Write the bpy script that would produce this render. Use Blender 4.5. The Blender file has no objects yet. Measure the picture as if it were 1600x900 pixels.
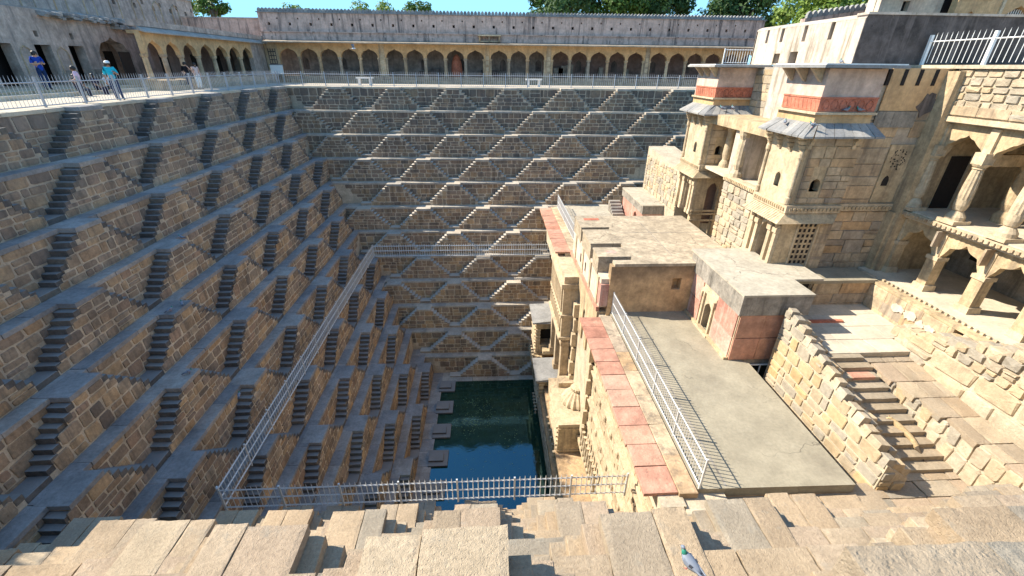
import bpy, bmesh, math, random
from mathutils import Vector, Matrix, noise
SC = bpy.context.scene
COL = SC.collection
rnd = random.Random(11)

# ------------------------------------------------------------------ camera, sky, sun, exposure
EYE = Vector((0.0, 0.0, 1.7))
PITCH, YAW, ROLL = math.radians(27.16), math.radians(3.2), math.radians(0.65)
fwd = Vector((math.sin(YAW)*math.cos(PITCH), math.cos(YAW)*math.cos(PITCH), -math.sin(PITCH)))
rgt = Vector((math.cos(YAW), -math.sin(YAW), 0.0))
up = rgt.cross(fwd)
rgt2 = rgt*math.cos(ROLL) + up*math.sin(ROLL)
up2 = up*math.cos(ROLL) - rgt*math.sin(ROLL)
cam_data = bpy.data.cameras.new('camera')
cam = bpy.data.objects.new('camera', cam_data)
COL.objects.link(cam)
cam.matrix_world = Matrix(((rgt2.x, up2.x, -fwd.x, EYE.x), (rgt2.y, up2.y, -fwd.y, EYE.y),
                           (rgt2.z, up2.z, -fwd.z, EYE.z), (0, 0, 0, 1)))
cam_data.sensor_width = 36.0
cam_data.angle = 2*math.atan(800/676.0)
cam_data.clip_start = 0.05
cam_data.clip_end = 3000
SC.camera = cam

TO_SUN = Vector((-1.108, 0.31, 1.0)).normalized()
SUN_EL = math.asin(TO_SUN.z)
SUN_AZ = math.atan2(TO_SUN.x, TO_SUN.y)
world = bpy.data.worlds.new('World')
SC.world = world
world.use_nodes = True
wn = world.node_tree
sky = wn.nodes.new('ShaderNodeTexSky')
sky.sky_type = 'NISHITA'
sky.sun_disc = False
sky.sun_elevation = SUN_EL
sky.sun_rotation = SUN_AZ
sky.air_density = 1.0
sky.altitude = 1500
sky.dust_density = 0.2
sky.ozone_density = 2.5
bgn = wn.nodes['Background']
bgn.inputs[1].default_value = 0.15
# the whole sky is compressed towards the photograph's pale cyan-blue: c -> L(1-exp(-c/L)) per channel
sepn = wn.nodes.new('ShaderNodeSeparateColor'); comb = wn.nodes.new('ShaderNodeCombineColor')
wn.links.new(sky.outputs[0], sepn.inputs[0])
for ch, lim in enumerate((0.85, 2.05, 3.2)):
    prev = sepn.outputs[ch]
    for op, val, first in (('DIVIDE', lim, True), ('MULTIPLY', -1.0, True), ('EXPONENT', 0, True), ('SUBTRACT', 1.0, False), ('MULTIPLY', lim, True)):
        nd = wn.nodes.new('ShaderNodeMath'); nd.operation = op
        wn.links.new(prev, nd.inputs[0 if first else 1]); nd.inputs[1 if first else 0].default_value = val
        prev = nd.outputs[0]
    wn.links.new(prev, comb.inputs[ch])
wn.links.new(comb.outputs[0], bgn.inputs[0])
sun_data = bpy.data.lights.new('sun', 'SUN')
sun_data.energy = 2.6
sun_data.angle = math.radians(0.53)
sun_data.color = (1.0, 0.90, 0.76)
sun = bpy.data.objects.new('sun', sun_data)
COL.objects.link(sun)
sun.rotation_euler = TO_SUN.to_track_quat('Z', 'Y').to_euler()
sun.location = (-60, 20, 60)
SC.view_settings.view_transform = 'Standard'
SC.view_settings.look = 'None'
SC.view_settings.gamma = 1.0
SC.view_settings.exposure = 1.95
SC.render.engine = 'CYCLES'
SC.cycles.max_bounces = 6
SC.cycles.diffuse_bounces = 4
SC.cycles.transparent_max_bounces = 4

# ------------------------------------------------------------------ object helpers
WL = {}

def link(o, parent, w):
    COL.objects.link(o)
    WL[o.name] = w
    if parent is not None:
        o.parent = parent
        o.location = w - WL[parent.name]
    else:
        o.location = w

def tag(o, label=None, cat=None, group=None, kind=None):
    if label: o['label'] = label
    if cat: o['category'] = cat
    if group: o['group'] = group
    if kind: o['kind'] = kind
    return o

def thing(name, label, cat, loc, group=None):
    o = bpy.data.objects.new(name, None)
    o.empty_display_size = 0.2
    link(o, None, Vector(loc))
    return tag(o, label, cat, group)

def inst(name, mesh, parent, w, rotz=0.0, scale=(1, 1, 1), rot=None, kind=None):
    o = bpy.data.objects.new(name, mesh)
    link(o, parent, Vector(w))
    if rot is not None: o.rotation_euler = rot
    elif rotz: o.rotation_euler = (0, 0, rotz)
    o.scale = scale
    if kind: o['kind'] = kind
    return o

class MB:
    def __init__(s): s.v = []; s.f = []; s.m = []; s.cur = 0
    def face(s, pts):
        b = len(s.v); s.v += [tuple(p) for p in pts]
        s.f.append(list(range(b, b+len(pts)))); s.m.append(s.cur)
    def hexa(s, p):            # 4 bottom (ccw from above) + 4 top
        b = len(s.v); s.v += [tuple(q) for q in p]
        for q in ((3, 2, 1, 0), (4, 5, 6, 7), (0, 1, 5, 4), (1, 2, 6, 5), (2, 3, 7, 6), (3, 0, 4, 7)):
            s.f.append([b+i for i in q]); s.m.append(s.cur)
    def box(s, x0, x1, y0, y1, z0, z1):
        if x0 > x1: x0, x1 = x1, x0
        if y0 > y1: y0, y1 = y1, y0
        if z0 > z1: z0, z1 = z1, z0
        s.hexa([(x0, y0, z0), (x1, y0, z0), (x1, y1, z0), (x0, y1, z0), (x0, y0, z1), (x1, y0, z1), (x1, y1, z1), (x0, y1, z1)])
    def fbox(s, P, u0, u1, w0, w1, z0, z1):
        a, b = P(u0, w0, z0), P(u1, w1, z1)
        s.box(a[0], b[0], a[1], b[1], a[2], b[2])
    def tube(s, p0, p1, r0, r1=None, n=6, cap=True):
        r1 = r0 if r1 is None else r1
        p0, p1 = Vector(p0), Vector(p1); d = (p1-p0).normalized()
        a = d.orthogonal().normalized(); c = d.cross(a)
        b = len(s.v)
        for p, r in ((p0, r0), (p1, r1)):
            for i in range(n):
                t = 2*math.pi*i/n + math.pi/n
                s.v.append(tuple(p + a*(r*math.cos(t)) + c*(r*math.sin(t))))
        for i in range(n):
            j = (i+1) % n
            s.f.append([b+i, b+j, b+n+j, b+n+i]); s.m.append(s.cur)
        if cap:
            s.f.append([b+i for i in reversed(range(n))]); s.m.append(s.cur)
            s.f.append([b+n+i for i in range(n)]); s.m.append(s.cur)
    def lathe(s, prof, c, n=12, flute=0.0, sy=1.0):
        b = len(s.v); c = Vector(c)
        for r, z in prof:
            for i in range(n):
                t = 2*math.pi*i/n
                rr = r*(1 - (flute if i % 2 else 0))
                s.v.append((c.x+rr*math.cos(t), c.y+rr*math.sin(t)*sy, c.z+z))
        for k in range(len(prof)-1):
            for i in range(n):
                j = (i+1) % n
                s.f.append([b+k*n+i, b+k*n+j, b+(k+1)*n+j, b+(k+1)*n+i]); s.m.append(s.cur)
        s.f.append([b+i for i in reversed(range(n))]); s.m.append(s.cur)
        q = b+(len(prof)-1)*n
        s.f.append([q+i for i in range(n)]); s.m.append(s.cur)
    def mesh(s, name, mats, origin=(0, 0, 0), smooth=False):
        o = Vector(origin)
        me = bpy.data.meshes.new(name)
        me.from_pydata([(x-o.x, y-o.y, z-o.z) for x, y, z in s.v], [], s.f)
        if not isinstance(mats, (list, tuple)): mats = [mats]
        for m in mats: me.materials.append(m)
        if len(mats) > 1: me.polygons.foreach_set('material_index', s.m)
        if smooth: me.polygons.foreach_set('use_smooth', [True]*len(s.f))
        me.update()
        return me
    def put(s, name, mats, parent, origin=None, kind=None, smooth=False):
        if not s.v: return None
        if origin is None:
            xs = [p[0] for p in s.v]; ys = [p[1] for p in s.v]; zs = [p[2] for p in s.v]
            origin = ((min(xs)+max(xs))/2, (min(ys)+max(ys))/2, min(zs))
        me = s.mesh(name, mats, origin, smooth)
        return inst(name, me, parent, origin, kind=kind)

def part(name, mat, parent, *boxes, **kw):
    m = MB()
    for b in boxes: m.box(*b)
    return m.put(name, mat, parent, **kw)

# ------------------------------------------------------------------ materials
class NT:
    def __init__(s, name):
        s.mat = bpy.data.materials.new(name); s.mat.use_nodes = True
        s.t = s.mat.node_tree; s.n = s.t.nodes; s.l = s.t.links
        s.b = s.n['Principled BSDF']
    def new(s, typ, **kw):
        n = s.n.new(typ)
        for k, v in kw.items():
            if k.startswith('i_'):
                n.inputs[k[2:].replace('_', ' ')].default_value = v
            else: setattr(n, k, v)
        return n
    def lk(s, a, b): s.l.new(a, b)
    def pos(s, scale=(1, 1, 1)):
        g = s.new('ShaderNodeNewGeometry'); m = s.new('ShaderNodeMapping')
        m.inputs['Scale'].default_value = scale
        s.lk(g.outputs['Position'], m.inputs['Vector']); return m.outputs[0]
    def noise(s, scale, detail=4, rough=.6, vec=None, dist=0.0):
        n = s.new('ShaderNodeTexNoise'); n.inputs['Scale'].default_value = scale
        n.inputs['Detail'].default_value = detail; n.inputs['Roughness'].default_value = rough
        n.inputs['Distortion'].default_value = dist
        s.lk(vec if vec is not None else s.pos(), n.inputs['Vector']); return n.outputs['Fac']
    def ramp(s, fac, stops, interp='LINEAR'):
        r = s.new('ShaderNodeValToRGB'); cr = r.color_ramp; cr.interpolation = interp
        while len(cr.elements) < len(stops): cr.elements.new(0.5)
        for e, (p, c) in zip(cr.elements, stops):
            e.position = p; e.color = (*c, 1) if len(c) == 3 else c
        s.lk(fac, r.inputs[0]); return r.outputs[0]
    def fr(s, fac, a, b, lo=0.0, hi=1.0):
        m = s.new('ShaderNodeMapRange'); m.inputs[1].default_value = a; m.inputs[2].default_value = b
        m.inputs[3].default_value = lo; m.inputs[4].default_value = hi
        s.lk(fac, m.inputs[0]); return m.outputs[0]
    def mix(s, fac, a, b, mode='MIX'):
        m = s.new('ShaderNodeMix', data_type='RGBA', blend_type=mode)
        for sock, v in ((m.inputs[0], fac), (m.inputs[6], a), (m.inputs[7], b)):
            if isinstance(v, (int, float)): sock.default_value = v
            elif isinstance(v, tuple): sock.default_value = (*v, 1)
            else: s.lk(v, sock)
        return m.outputs[2]
    def math(s, op, a, b=0.0):
        m = s.new('ShaderNodeMath', operation=op)
        for sock, v in ((m.inputs[0], a), (m.inputs[1], b)):
            if isinstance(v, (int, float)): sock.default_value = v
            else: s.lk(v, sock)
        return m.outputs[0]
    def rand(s):
        o = s.new('ShaderNodeObjectInfo'); g = s.new('ShaderNodeNewGeometry')
        return s.math('FRACT', s.math('ADD', o.outputs['Random'], g.outputs['Random Per Island']))
    def height(s):
        g = s.new('ShaderNodeNewGeometry'); x = s.new('ShaderNodeSeparateXYZ')
        s.lk(g.outputs['Position'], x.inputs[0]); return x.outputs['Z']
    def up(s):
        g = s.new('ShaderNodeNewGeometry'); x = s.new('ShaderNodeSeparateXYZ')
        s.lk(g.outputs['True Normal'], x.inputs[0]); return x.outputs['Z']
    def bump(s, h, strength=.5, dist=.02):
        b = s.new('ShaderNodeBump'); b.inputs['Strength'].default_value = strength
        b.inputs['Distance'].default_value = dist
        s.lk(h, b.inputs['Height']); s.lk(b.outputs[0], s.b.inputs['Normal'])
    def done(s, col, rough=.9, spec=.2):
        if isinstance(col, tuple): s.b.inputs['Base Color'].default_value = (*col, 1)
        else: s.lk(col, s.b.inputs['Base Color'])
        s.b.inputs['Roughness'].default_value = rough
        s.b.inputs['Specular IOR Level'].default_value = spec
        return s.mat

def stone(name, hues, mott=.35, fine=.25, streak=0.0, streak_col=(.03, .028, .025), bumps=.6, bscale=14, bdist=.02,
          patina=None, worn=None, crack=0.0, lichen=0.0, lichen_col=(.42, .41, .36), tint=1.0):
    """hues: list of stone colours picked per piece; patina: (z_lo, z_hi, colour, amount) weathering growing with height"""
    t = NT(name)
    if len(hues) > 1:
        c = t.ramp(t.rand(), [(i/len(hues), h) for i, h in enumerate(hues)], 'LINEAR')
    else:
        c = t.mix(0.0, hues[0], hues[0])
    n1 = t.noise(1.3, 5, .62)
    n2 = t.noise(bscale*.6, 6, .7)
    c = t.mix(1.0, c, t.ramp(n1, [(.25, (1-mott,)*3), (.75, (1+mott*.9,)*3)]), 'MULTIPLY')
    c = t.mix(1.0, c, t.ramp(n2, [(.3, (1-fine,)*3), (.7, (1+fine*.8,)*3)]), 'MULTIPLY')
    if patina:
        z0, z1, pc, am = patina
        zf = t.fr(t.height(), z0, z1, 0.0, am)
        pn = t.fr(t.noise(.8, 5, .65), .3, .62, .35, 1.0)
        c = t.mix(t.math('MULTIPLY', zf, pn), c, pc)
    if worn:  # lightens up-facing faces only: light from above painted into the colour
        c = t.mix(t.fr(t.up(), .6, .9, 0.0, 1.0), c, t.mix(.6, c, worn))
    if streak > 0:
        sn = t.noise(1.0, 5, .65, t.pos((3.2, 3.2, .28)))
        sf = t.fr(sn, .5, .68, 0.0, streak)
        c = t.mix(sf, c, streak_col)
    if lichen > 0:
        lf = t.fr(t.noise(3.4, 6, .72), .56, .68, 0.0, lichen)
        c = t.mix(lf, c, lichen_col)
    v = t.new('ShaderNodeTexVoronoi'); v.inputs['Scale'].default_value = bscale*1.1; t.lk(t.pos(), v.inputs['Vector'])
    pit = t.fr(v.outputs['Distance'], .0, .35, 0.0, 1.0)
    if crack > 0:
        cv = t.new('ShaderNodeTexVoronoi', feature='DISTANCE_TO_EDGE'); cv.inputs['Scale'].default_value = .42
        wv = t.new('ShaderNodeTexNoise'); wv.inputs['Scale'].default_value = 1.6; wv.inputs['Detail'].default_value = 5
        t.lk(t.pos(), wv.inputs['Vector'])
        va = t.new('ShaderNodeVectorMath', operation='MULTIPLY_ADD'); va.inputs[1].default_value = (.9, .9, .9)
        t.lk(wv.outputs['Color'], va.inputs[0]); t.lk(t.pos(), va.inputs[2]); t.lk(va.outputs[0], cv.inputs['Vector'])
        line = t.fr(cv.outputs['Distance'], .0, .009, 1.0, 0.0)
        part_ = t.fr(t.noise(.35, 3), .47, .55, 0.0, crack)
        c = t.mix(t.math('MULTIPLY', line, part_), c, (.07, .06, .05))
        gr = t.fr(t.noise(.55, 6, .7), .52, .72, 0.0, crack*.55)
        c = t.mix(gr, c, (.17, .145, .11))
    t.bump(t.math('ADD', t.math('ADD', n2, t.math('MULTIPLY', pit, .35)), t.math('MULTIPLY', t.noise(bscale*2.6, 5, .7), .6)), bumps, bdist)
    return t.done(c, .92, .15)

BROWN = [(0.314, 0.23, 0.156), (0.374, 0.269, 0.171), (0.248, 0.19, 0.141), (0.435, 0.279, 0.151), (0.302, 0.235, 0.177), (0.363, 0.24, 0.156), (0.199, 0.157, 0.121), (0.41, 0.313, 0.211), (0.278, 0.196, 0.136), (0.471, 0.324, 0.186)]
M = {}
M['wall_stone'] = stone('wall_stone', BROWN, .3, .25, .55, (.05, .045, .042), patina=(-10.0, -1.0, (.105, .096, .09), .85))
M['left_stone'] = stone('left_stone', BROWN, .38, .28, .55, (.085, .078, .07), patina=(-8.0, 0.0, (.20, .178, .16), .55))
M['mortar'] = stone('mortar', [(.56, .455, .325)], .3, .25, .35, (.16, .14, .12), patina=(-8.0, 0.0, (.29, .26, .225), .65), bumps=.8, bscale=20)
M['step_left'] = stone('dark_step_stone', [(.12, .11, .10), (.155, .14, .125), (.105, .097, .09), (.135, .122, .11), (.18, .155, .125)], .35, .28, 0, bumps=.6, worn=(.31, .30, .285))  # near-black risers under paler tops: shade and sky light put into the colour
M['step_far'] = stone('brown_step_stone', [(.29, .24, .185), (.34, .28, .21), (.26, .215, .17), (.36, .30, .225)], .28, .22, 0, bumps=.5, worn=(.62, .58, .50))  # tread tops painted paler than the sides to stand in for light on them
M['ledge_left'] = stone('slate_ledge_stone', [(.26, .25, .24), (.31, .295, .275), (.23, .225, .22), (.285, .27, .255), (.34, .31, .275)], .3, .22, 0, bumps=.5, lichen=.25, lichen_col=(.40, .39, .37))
M['tread'] = stone('tread_stone', [(.25, .235, .215), (.31, .285, .25), (.22, .21, .20), (.28, .255, .225), (.34, .30, .25)], .28, .2, 0, bumps=.45, lichen=.25)
M['ledge'] = stone('ledge_stone', [(.38, .345, .29), (.44, .39, .32), (.34, .315, .275), (.40, .36, .30), (.46, .395, .31)], .3, .2, 0, bumps=.45, lichen=.3)
M['near'] = None
M['near'] = stone('near_stone', [(.42, .325, .22), (.36, .295, .215), (.46, .35, .23), (.39, .295, .195), (.31, .27, .21), (.48, .385, .265), (.40, .31, .22)], .22, .22, 0, bumps=.85, bscale=34, bdist=.025, lichen=.4, lichen_col=(.29, .275, .23))
M['sand'] = stone('sandstone', [(.50, .385, .245), (.41, .31, .205), (.54, .42, .275), (.48, .32, .175), (.36, .30, .23), (.46, .36, .24)], .4, .25, .7, (.15, .12, .095), bumps=.6, bscale=10)
M['sand_plain'] = stone('carved_sandstone', [(.49, .375, .23)], .38, .28, .65, (.17, .135, .1), bumps=.7, bscale=12)
M['sand_light'] = stone('pale_sandstone', [(.53, .425, .285)], .3, .25, .4, (.27, .22, .165), bumps=.7, bscale=12)
M['rubble'] = stone('rubble_stone', [(.45, .36, .24), (.50, .40, .27), (.40, .335, .245), (.47, .355, .215), (.53, .435, .31), (.36, .315, .245)], .25, .22, .15, (.22, .18, .14), bumps=.8, bscale=10, bdist=.03)
M['orange'] = stone('orange_stone', [(.48, .325, .16), (.44, .33, .195), (.385, .315, .22), (.50, .355, .185), (.34, .30, .235)], .25, .2, .1, (.25, .2, .15), bumps=.7, bscale=10)
M['lime'] = stone('lime_mortar', [(.50, .42, .305)], .3, .25, .2, (.3, .25, .19), bumps=.8, bscale=18)
M['red'] = stone('red_sandstone', [(.43, .205, .135), (.50, .29, .20), (.39, .18, .125), (.52, .33, .235), (.45, .235, .16), (.48, .255, .18)], .3, .25, 0, bumps=.9, bscale=5, bdist=.03, lichen=.4, lichen_col=(.60, .41, .29))
M['redband'] = stone('red_plaster', [(.48, .175, .11)], .4, .3, .4, (.24, .10, .07), bumps=.5, lichen=.4, lichen_col=(.55, .34, .22))
M['pinkwash'] = stone('pink_washed_stone', [(.48, .25, .19), (.42, .2, .15), (.52, .31, .245)], .35, .25, .7, (.58, .46, .38), bumps=.5, lichen=.6, lichen_col=(.56, .42, .34))
M['plaster'] = stone('plaster', [(.56, .41, .335)], .3, .18, .85, (.07, .065, .065), bumps=.35, bscale=9, lichen=.35, lichen_col=(.40, .30, .26))
M['plaster_left'] = stone('left_plaster', [(.46, .375, .315)], .4, .25, .6, (.11, .105, .105), bumps=.8, bscale=6, bdist=.04, lichen=.55, lichen_col=(.28, .25, .235))
M['ochre'] = stone('ochre_plaster', [(.57, .375, .195)], .3, .2, .35, (.25, .17, .11), bumps=.4, bscale=9)
M['inner'] = stone('inner_wall', [(.23, .16, .135)], .4, .22, .45, (.17, .14, .13), bumps=.4, bscale=6)
M['innergrey'] = stone('sooty_inner_wall', [(.27, .23, .20)], .45, .25, .5, (.09, .08, .075), bumps=.4, bscale=6)
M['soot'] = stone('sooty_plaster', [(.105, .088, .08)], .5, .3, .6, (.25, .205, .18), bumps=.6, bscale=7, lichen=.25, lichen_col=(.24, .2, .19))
M['lichenwall'] = stone('lichen_stone', [(.30, .27, .225)], .4, .3, .6, (.05, .045, .04), bumps=.9, bscale=9, lichen=.3)
M['whitewash'] = stone('weathered_whitewash', [(.52, .44, .36)], .25, .2, .95, (.19, .16, .11), bumps=.5, bscale=8, lichen=.3, lichen_col=(.36, .33, .26))
M['tanwall'] = stone('tan_plaster', [(.54, .37, .205)], .35, .28, .3, (.25, .17, .1), bumps=.7, bscale=8, patina=(-7.35, -6.35, (.07, .06, .05), .9))
M['concrete'] = stone('smooth_cement', [(.315, .28, .205)], .2, .14, 0, bumps=.35, bscale=16, lichen=.35, lichen_col=(.39, .355, .275), crack=.7)
M['roofcement'] = stone('weathered_roof_cement', [(.42, .345, .245)], .3, .35, 0, bumps=.9, bscale=7, crack=.9, lichen=.8, lichen_col=(.215, .175, .125))
M['roofpale'] = stone('pale_roof_cement', [(.43, .385, .30)], .2, .2, 0, bumps=.5, bscale=9, crack=.8, lichen=.35, lichen_col=(.32, .29, .24))
M['sand_bright'] = stone('bright_sandstone', [(.49, .39, .255), (.44, .345, .22), (.52, .425, .29), (.46, .35, .225)], .25, .22, .25, (.28, .23, .17), bumps=.8, bscale=9, bdist=.03)
M['cream'] = stone('cream_wash', [(.62, .52, .40)], .25, .2, .5, (.36, .25, .2), bumps=.4, bscale=8, lichen=.3, lichen_col=(.55, .34, .27))
M['worn_step'] = stone('worn_brown_step', [(.34, .285, .21), (.30, .25, .185), (.37, .31, .225), (.33, .265, .185)], .25, .2, 0, bumps=.6, bscale=18, lichen=.3, lichen_col=(.26, .235, .19))
M['attic'] = stone('blotched_attic_plaster', [(.56, .43, .35)], .35, .2, .25, (.2, .16, .14), bumps=.4, bscale=6, lichen=.6, lichen_col=(.44, .30, .25))
M['greystone'] = stone('grey_eave_stone', [(.29, .285, .27), (.35, .335, .305), (.24, .24, .235)], .3, .22, .2, (.2, .19, .18), bumps=.5)
M['pave'] = stone('paving_stone', [(.52, .45, .34), (.46, .41, .33), (.56, .485, .37)], .2, .15, 0, bumps=.4)
M['earth'] = stone('dry_earth', [(.36, .29, .2)], .3, .2, 0, bumps=.5, bscale=3)
M['white'] = stone('white_wash', [(.78, .74, .68)], .12, .1, .2, (.5, .45, .4), bumps=.3)

def plain(name, col, rough=.6, metal=0.0, spec=.4, var=.12, sc=9):
    t = NT(name)
    c = t.mix(1.0, col, t.ramp(t.noise(sc, 4), [(.3, (1-var,)*3), (.7, (1+var,)*3)]), 'MULTIPLY')
    t.b.inputs['Metallic'].default_value = metal
    return t.done(c, rough, spec)
M['metal'] = plain('painted_steel', (.58, .60, .60), .42, .25, .5, .1, 14)
M['dullmetal'] = plain('dull_painted_steel', (.42, .43, .45), .5, .2, .4, .1, 14)
M['whitemetal'] = plain('white_painted_steel', (.80, .79, .75), .45, 0, .5, .06, 14)
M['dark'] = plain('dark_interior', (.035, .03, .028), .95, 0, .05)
M['wood'] = plain('old_wood', (.16, .10, .06), .8)
M['bark'] = plain('bark', (.14, .105, .075), .9, sc=6, var=.3)
M['eye'] = plain('animal_eye', (.02, .015, .01), .25)

def leafmat(name, a, b, c):
    t = NT(name)
    col = t.ramp(t.rand(), [(0, a), (.45, b), (1, c)])
    t.b.inputs['Subsurface Weight'].default_value = 0.0
    t.done(col, .55, .3)
    tr = t.new('ShaderNodeBsdfTranslucent'); t.lk(col, tr.inputs[0])
    mx = t.new('ShaderNodeMixShader'); mx.inputs[0].default_value = .3
    t.lk(t.b.outputs[0], mx.inputs[1]); t.lk(tr.outputs[0], mx.inputs[2])
    t.lk(mx.outputs[0], t.n['Material Output'].inputs[0]); return t.mat
M['leaf'] = leafmat('leaves', (.045, .10, .018), (.075, .15, .025), (.13, .21, .04))
M['leaf_dark'] = leafmat('dark_leaves', (.025, .065, .018), (.045, .10, .025), (.08, .14, .04))
M['leaf_lime'] = leafmat('lime_leaves', (.10, .17, .025), (.16, .25, .04), (.24, .32, .07))

def water_mat():
    t = NT('green_water')
    n = t.noise(.7, 4)
    c = t.ramp(n, [(.3, (.006, .022, .014)), (.7, (.014, .042, .022))])
    t.b.inputs['IOR'].default_value = 2.3
    t.b.inputs['Specular Tint'].default_value = (.24, .66, .92, 1)
    t.done(c, .03, .5)
    t.bump(t.math('ADD', t.noise(5, 3), t.math('MULTIPLY', t.noise(1.2, 2), 1.5)), .03, .05)
    return t.mat
M['water'] = water_mat()
M['algae'] = plain('floating_scum', (.17, .25, .12), .8, var=.3)
# ------------------------------------------------------------------ shared stone shapes
_lib = {}
def stone_lib(matkey, n=18, rough=1.0):
    """unit stones: x -.5...5, z -.5...5, back at y=0, face near y=-1; rounded uneven outline"""
    if matkey in _lib: return _lib[matkey]
    r = random.Random(hash(len(_lib))+3); out = []
    for k in range(n):
        j = lambda a: r.uniform(-a, a)*rough
        c = .07 + .07*r.random()
        base = [(-.5+c, -.5), (.5-c, -.5), (.5, -.5+c), (.5, .5-c), (.5-c, .5), (-.5+c, .5), (-.5, .5-c), (-.5, -.5+c)]
        base = [(x*(1-abs(j(.06))) + j(.045), z*(1-abs(j(.07))) + j(.05)) for x, z in base]
        v = [(x, 0, z) for x, z in base]
        v += [(x*.985, -.55+j(.1), z*.985) for x, z in base]
        v += [(x*.93+j(.012), -1+j(.2), z*.91+j(.012)) for x, z in base]
        v.append((j(.1), -1.12+j(.18), j(.1)))
        f = []
        for L in (0, 8):
            for i in range(8):
                q = (i+1) % 8
                f.append([L+i, L+q, L+8+q, L+8+i])
        for i in range(8): f.append([16+i, 16+(i+1) % 8, 24])
        me = bpy.data.meshes.new('stone'); me.from_pydata(v, [], f); me.materials.append(M[matkey]); me.update()
        out.append((me, v, f))
    _lib[matkey] = out
    return out

def slab_lib(matkey, n=10, jit=.012, ch=.03, grid=0):
    """unit slabs: x,y -.5...5, top at z=0, bottom z=-1, chipped upper edges"""
    key = ('slab', matkey, grid)
    if key in _lib: return _lib[key]
    r = random.Random(len(_lib)*7+5); out = []
    for k in range(n):
        bm = bmesh.new()
        if grid:
            bmesh.ops.create_grid(bm, x_segments=grid, y_segments=grid, size=.5)
            sd = Vector((r.uniform(0, 99), r.uniform(0, 99), 0))
            for v in bm.verts:
                e = max(abs(v.co.x), abs(v.co.y))*2
                nz = noise.noise(v.co*5+sd)
                v.co.z = -.035*max(0, (e-.82)/.18)**2*(1.4+2.2*nz) + .02*noise.noise(v.co*3+sd)
                if e > .99:
                    s_ = 1 - .018*(1+1.6*noise.noise(v.co*4+sd*2))
                    v.co.x *= s_; v.co.y *= s_
            edge = [e for e in bm.edges if e.is_boundary]
            ret = bmesh.ops.extrude_edge_only(bm, edges=edge)
            for v in [g for g in ret['geom'] if isinstance(g, bmesh.types.BMVert)]:
                v.co.z = -1.0
            me = bpy.data.meshes.new('slab'); bm.to_mesh(me); bm.free()
        else:
            j = lambda a: r.uniform(-a, a)
            P = [(-.5, -.5), (.5, -.5), (.5, .5), (-.5, .5)]
            ring = []
            for (x, y) in P:
                ring.append((x+j(jit), y+j(jit)))
            v = [(x, y, -1) for x, y in ring] + [(x, y, -ch*1.6+j(jit)) for x, y in ring] + [(x*(1-2*ch)+j(jit), y*(1-2*ch)+j(jit), j(jit)) for x, y in ring]
            f = []
            for L in (0, 4):
                for i in range(4):
                    q = (i+1) % 4; f.append([L+i, L+q, L+4+q, L+4+i])
            f.append([8, 9, 10, 11]); f.append([3, 2, 1, 0])
            me = bpy.data.meshes.new('slab'); me.from_pydata(v, [], f)
            bm.free()
        me.materials.append(M[matkey]); me.update(); out.append(me)
    _lib[key] = out
    return out

# frames: u along the wall, w out from the wall face, z up; rot turns the unit stone (face -Y) to the wall's normal
class Frame:
    def __init__(s, side, c): s.side = side; s.c = c; s.rot = {'far': 0.0, 'left': math.pi/2, 'near': math.pi, 'right': -math.pi/2}[side]
    def __call__(s, u, w, z):
        if s.side == 'far': return Vector((u, s.c - w, z))          # faces -Y
        if s.side == 'left': return Vector((s.c + w, u, z))         # faces +X
        if s.side == 'near': return Vector((u, s.c + w, z))         # faces +Y
        return Vector((s.c - w, u, z))                              # 'right' faces -X
    def slab_scale(s, du, dw, dz):
        return (du, dw, dz) if s.side in ('far', 'near') else (dw, du, dz)

def place_stone(parent, fr, lib, u0, u1, w, z0, z1, depth, name, mb=None, r=rnd):
    me, v, f = lib[r.randrange(len(lib))]
    du, dz = u1-u0, z1-z0
    flip = r.random() < .5
    if mb is None:
        o = inst(name, me, parent, fr((u0+u1)/2, w, (z0+z1)/2), fr.rot, (du, depth, dz if not flip else dz))
        return o
    c = fr((u0+u1)/2, w, (z0+z1)/2); ca, sa = math.cos(fr.rot), math.sin(fr.rot)
    b = len(mb.v)
    for x, y, z in v:
        x *= du; y *= depth; z *= dz
        mb.v.append((c.x+ca*x-sa*y, c.y+sa*x+ca*y, c.z+z))
    for q in f:
        mb.f.append([b+i for i in q]); mb.m.append(0)

def masonry(parent, fr, matkey, spans, z0, z1, ch=(.22, .56), sw=(.26, .95), depth=.03, gap=.045, w=-.006, mb=None,
            name='stone', split=.16, limit=None, r=rnd):
    lib = stone_lib(matkey)
    n = max(1, round((z1-z0)/((ch[0]+ch[1])/2)))
    hs = [r.uniform(*ch) for _ in range(n)]; t = (z1-z0)/sum(hs); z = z0
    cnt = 0
    for h in hs:
        h *= t; za, zb = z, z+h; z = zb
        for a, b in spans(za, zb):
            L = b-a
            if L < .1: continue
            m = max(1, round(L/((sw[0]+sw[1])/2)))
            ws = [r.uniform(*sw) for _ in range(m)]; tt = L/sum(ws); u = a
            for q in ws:
                q *= tt
                if limit and cnt >= limit: return cnt
                if r.random() < split and h > .3 and q > .2:
                    k = r.uniform(.4, .6)
                    for (p0, p1) in ((za, za+h*k), (za+h*k, zb)):
                        place_stone(parent, fr, lib, u+gap/2, u+q-gap/2, w, p0+gap/2, p1-gap/2, depth*r.uniform(.75, 1.25), name, mb, r)
                    cnt += 2
                else:
                    place_stone(parent, fr, lib, u+gap/2, u+q-gap/2, w, za+gap/2, zb-gap/2, depth*r.uniform(.7, 1.3), name, mb, r)
                    cnt += 1
                u += q
    return cnt

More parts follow.
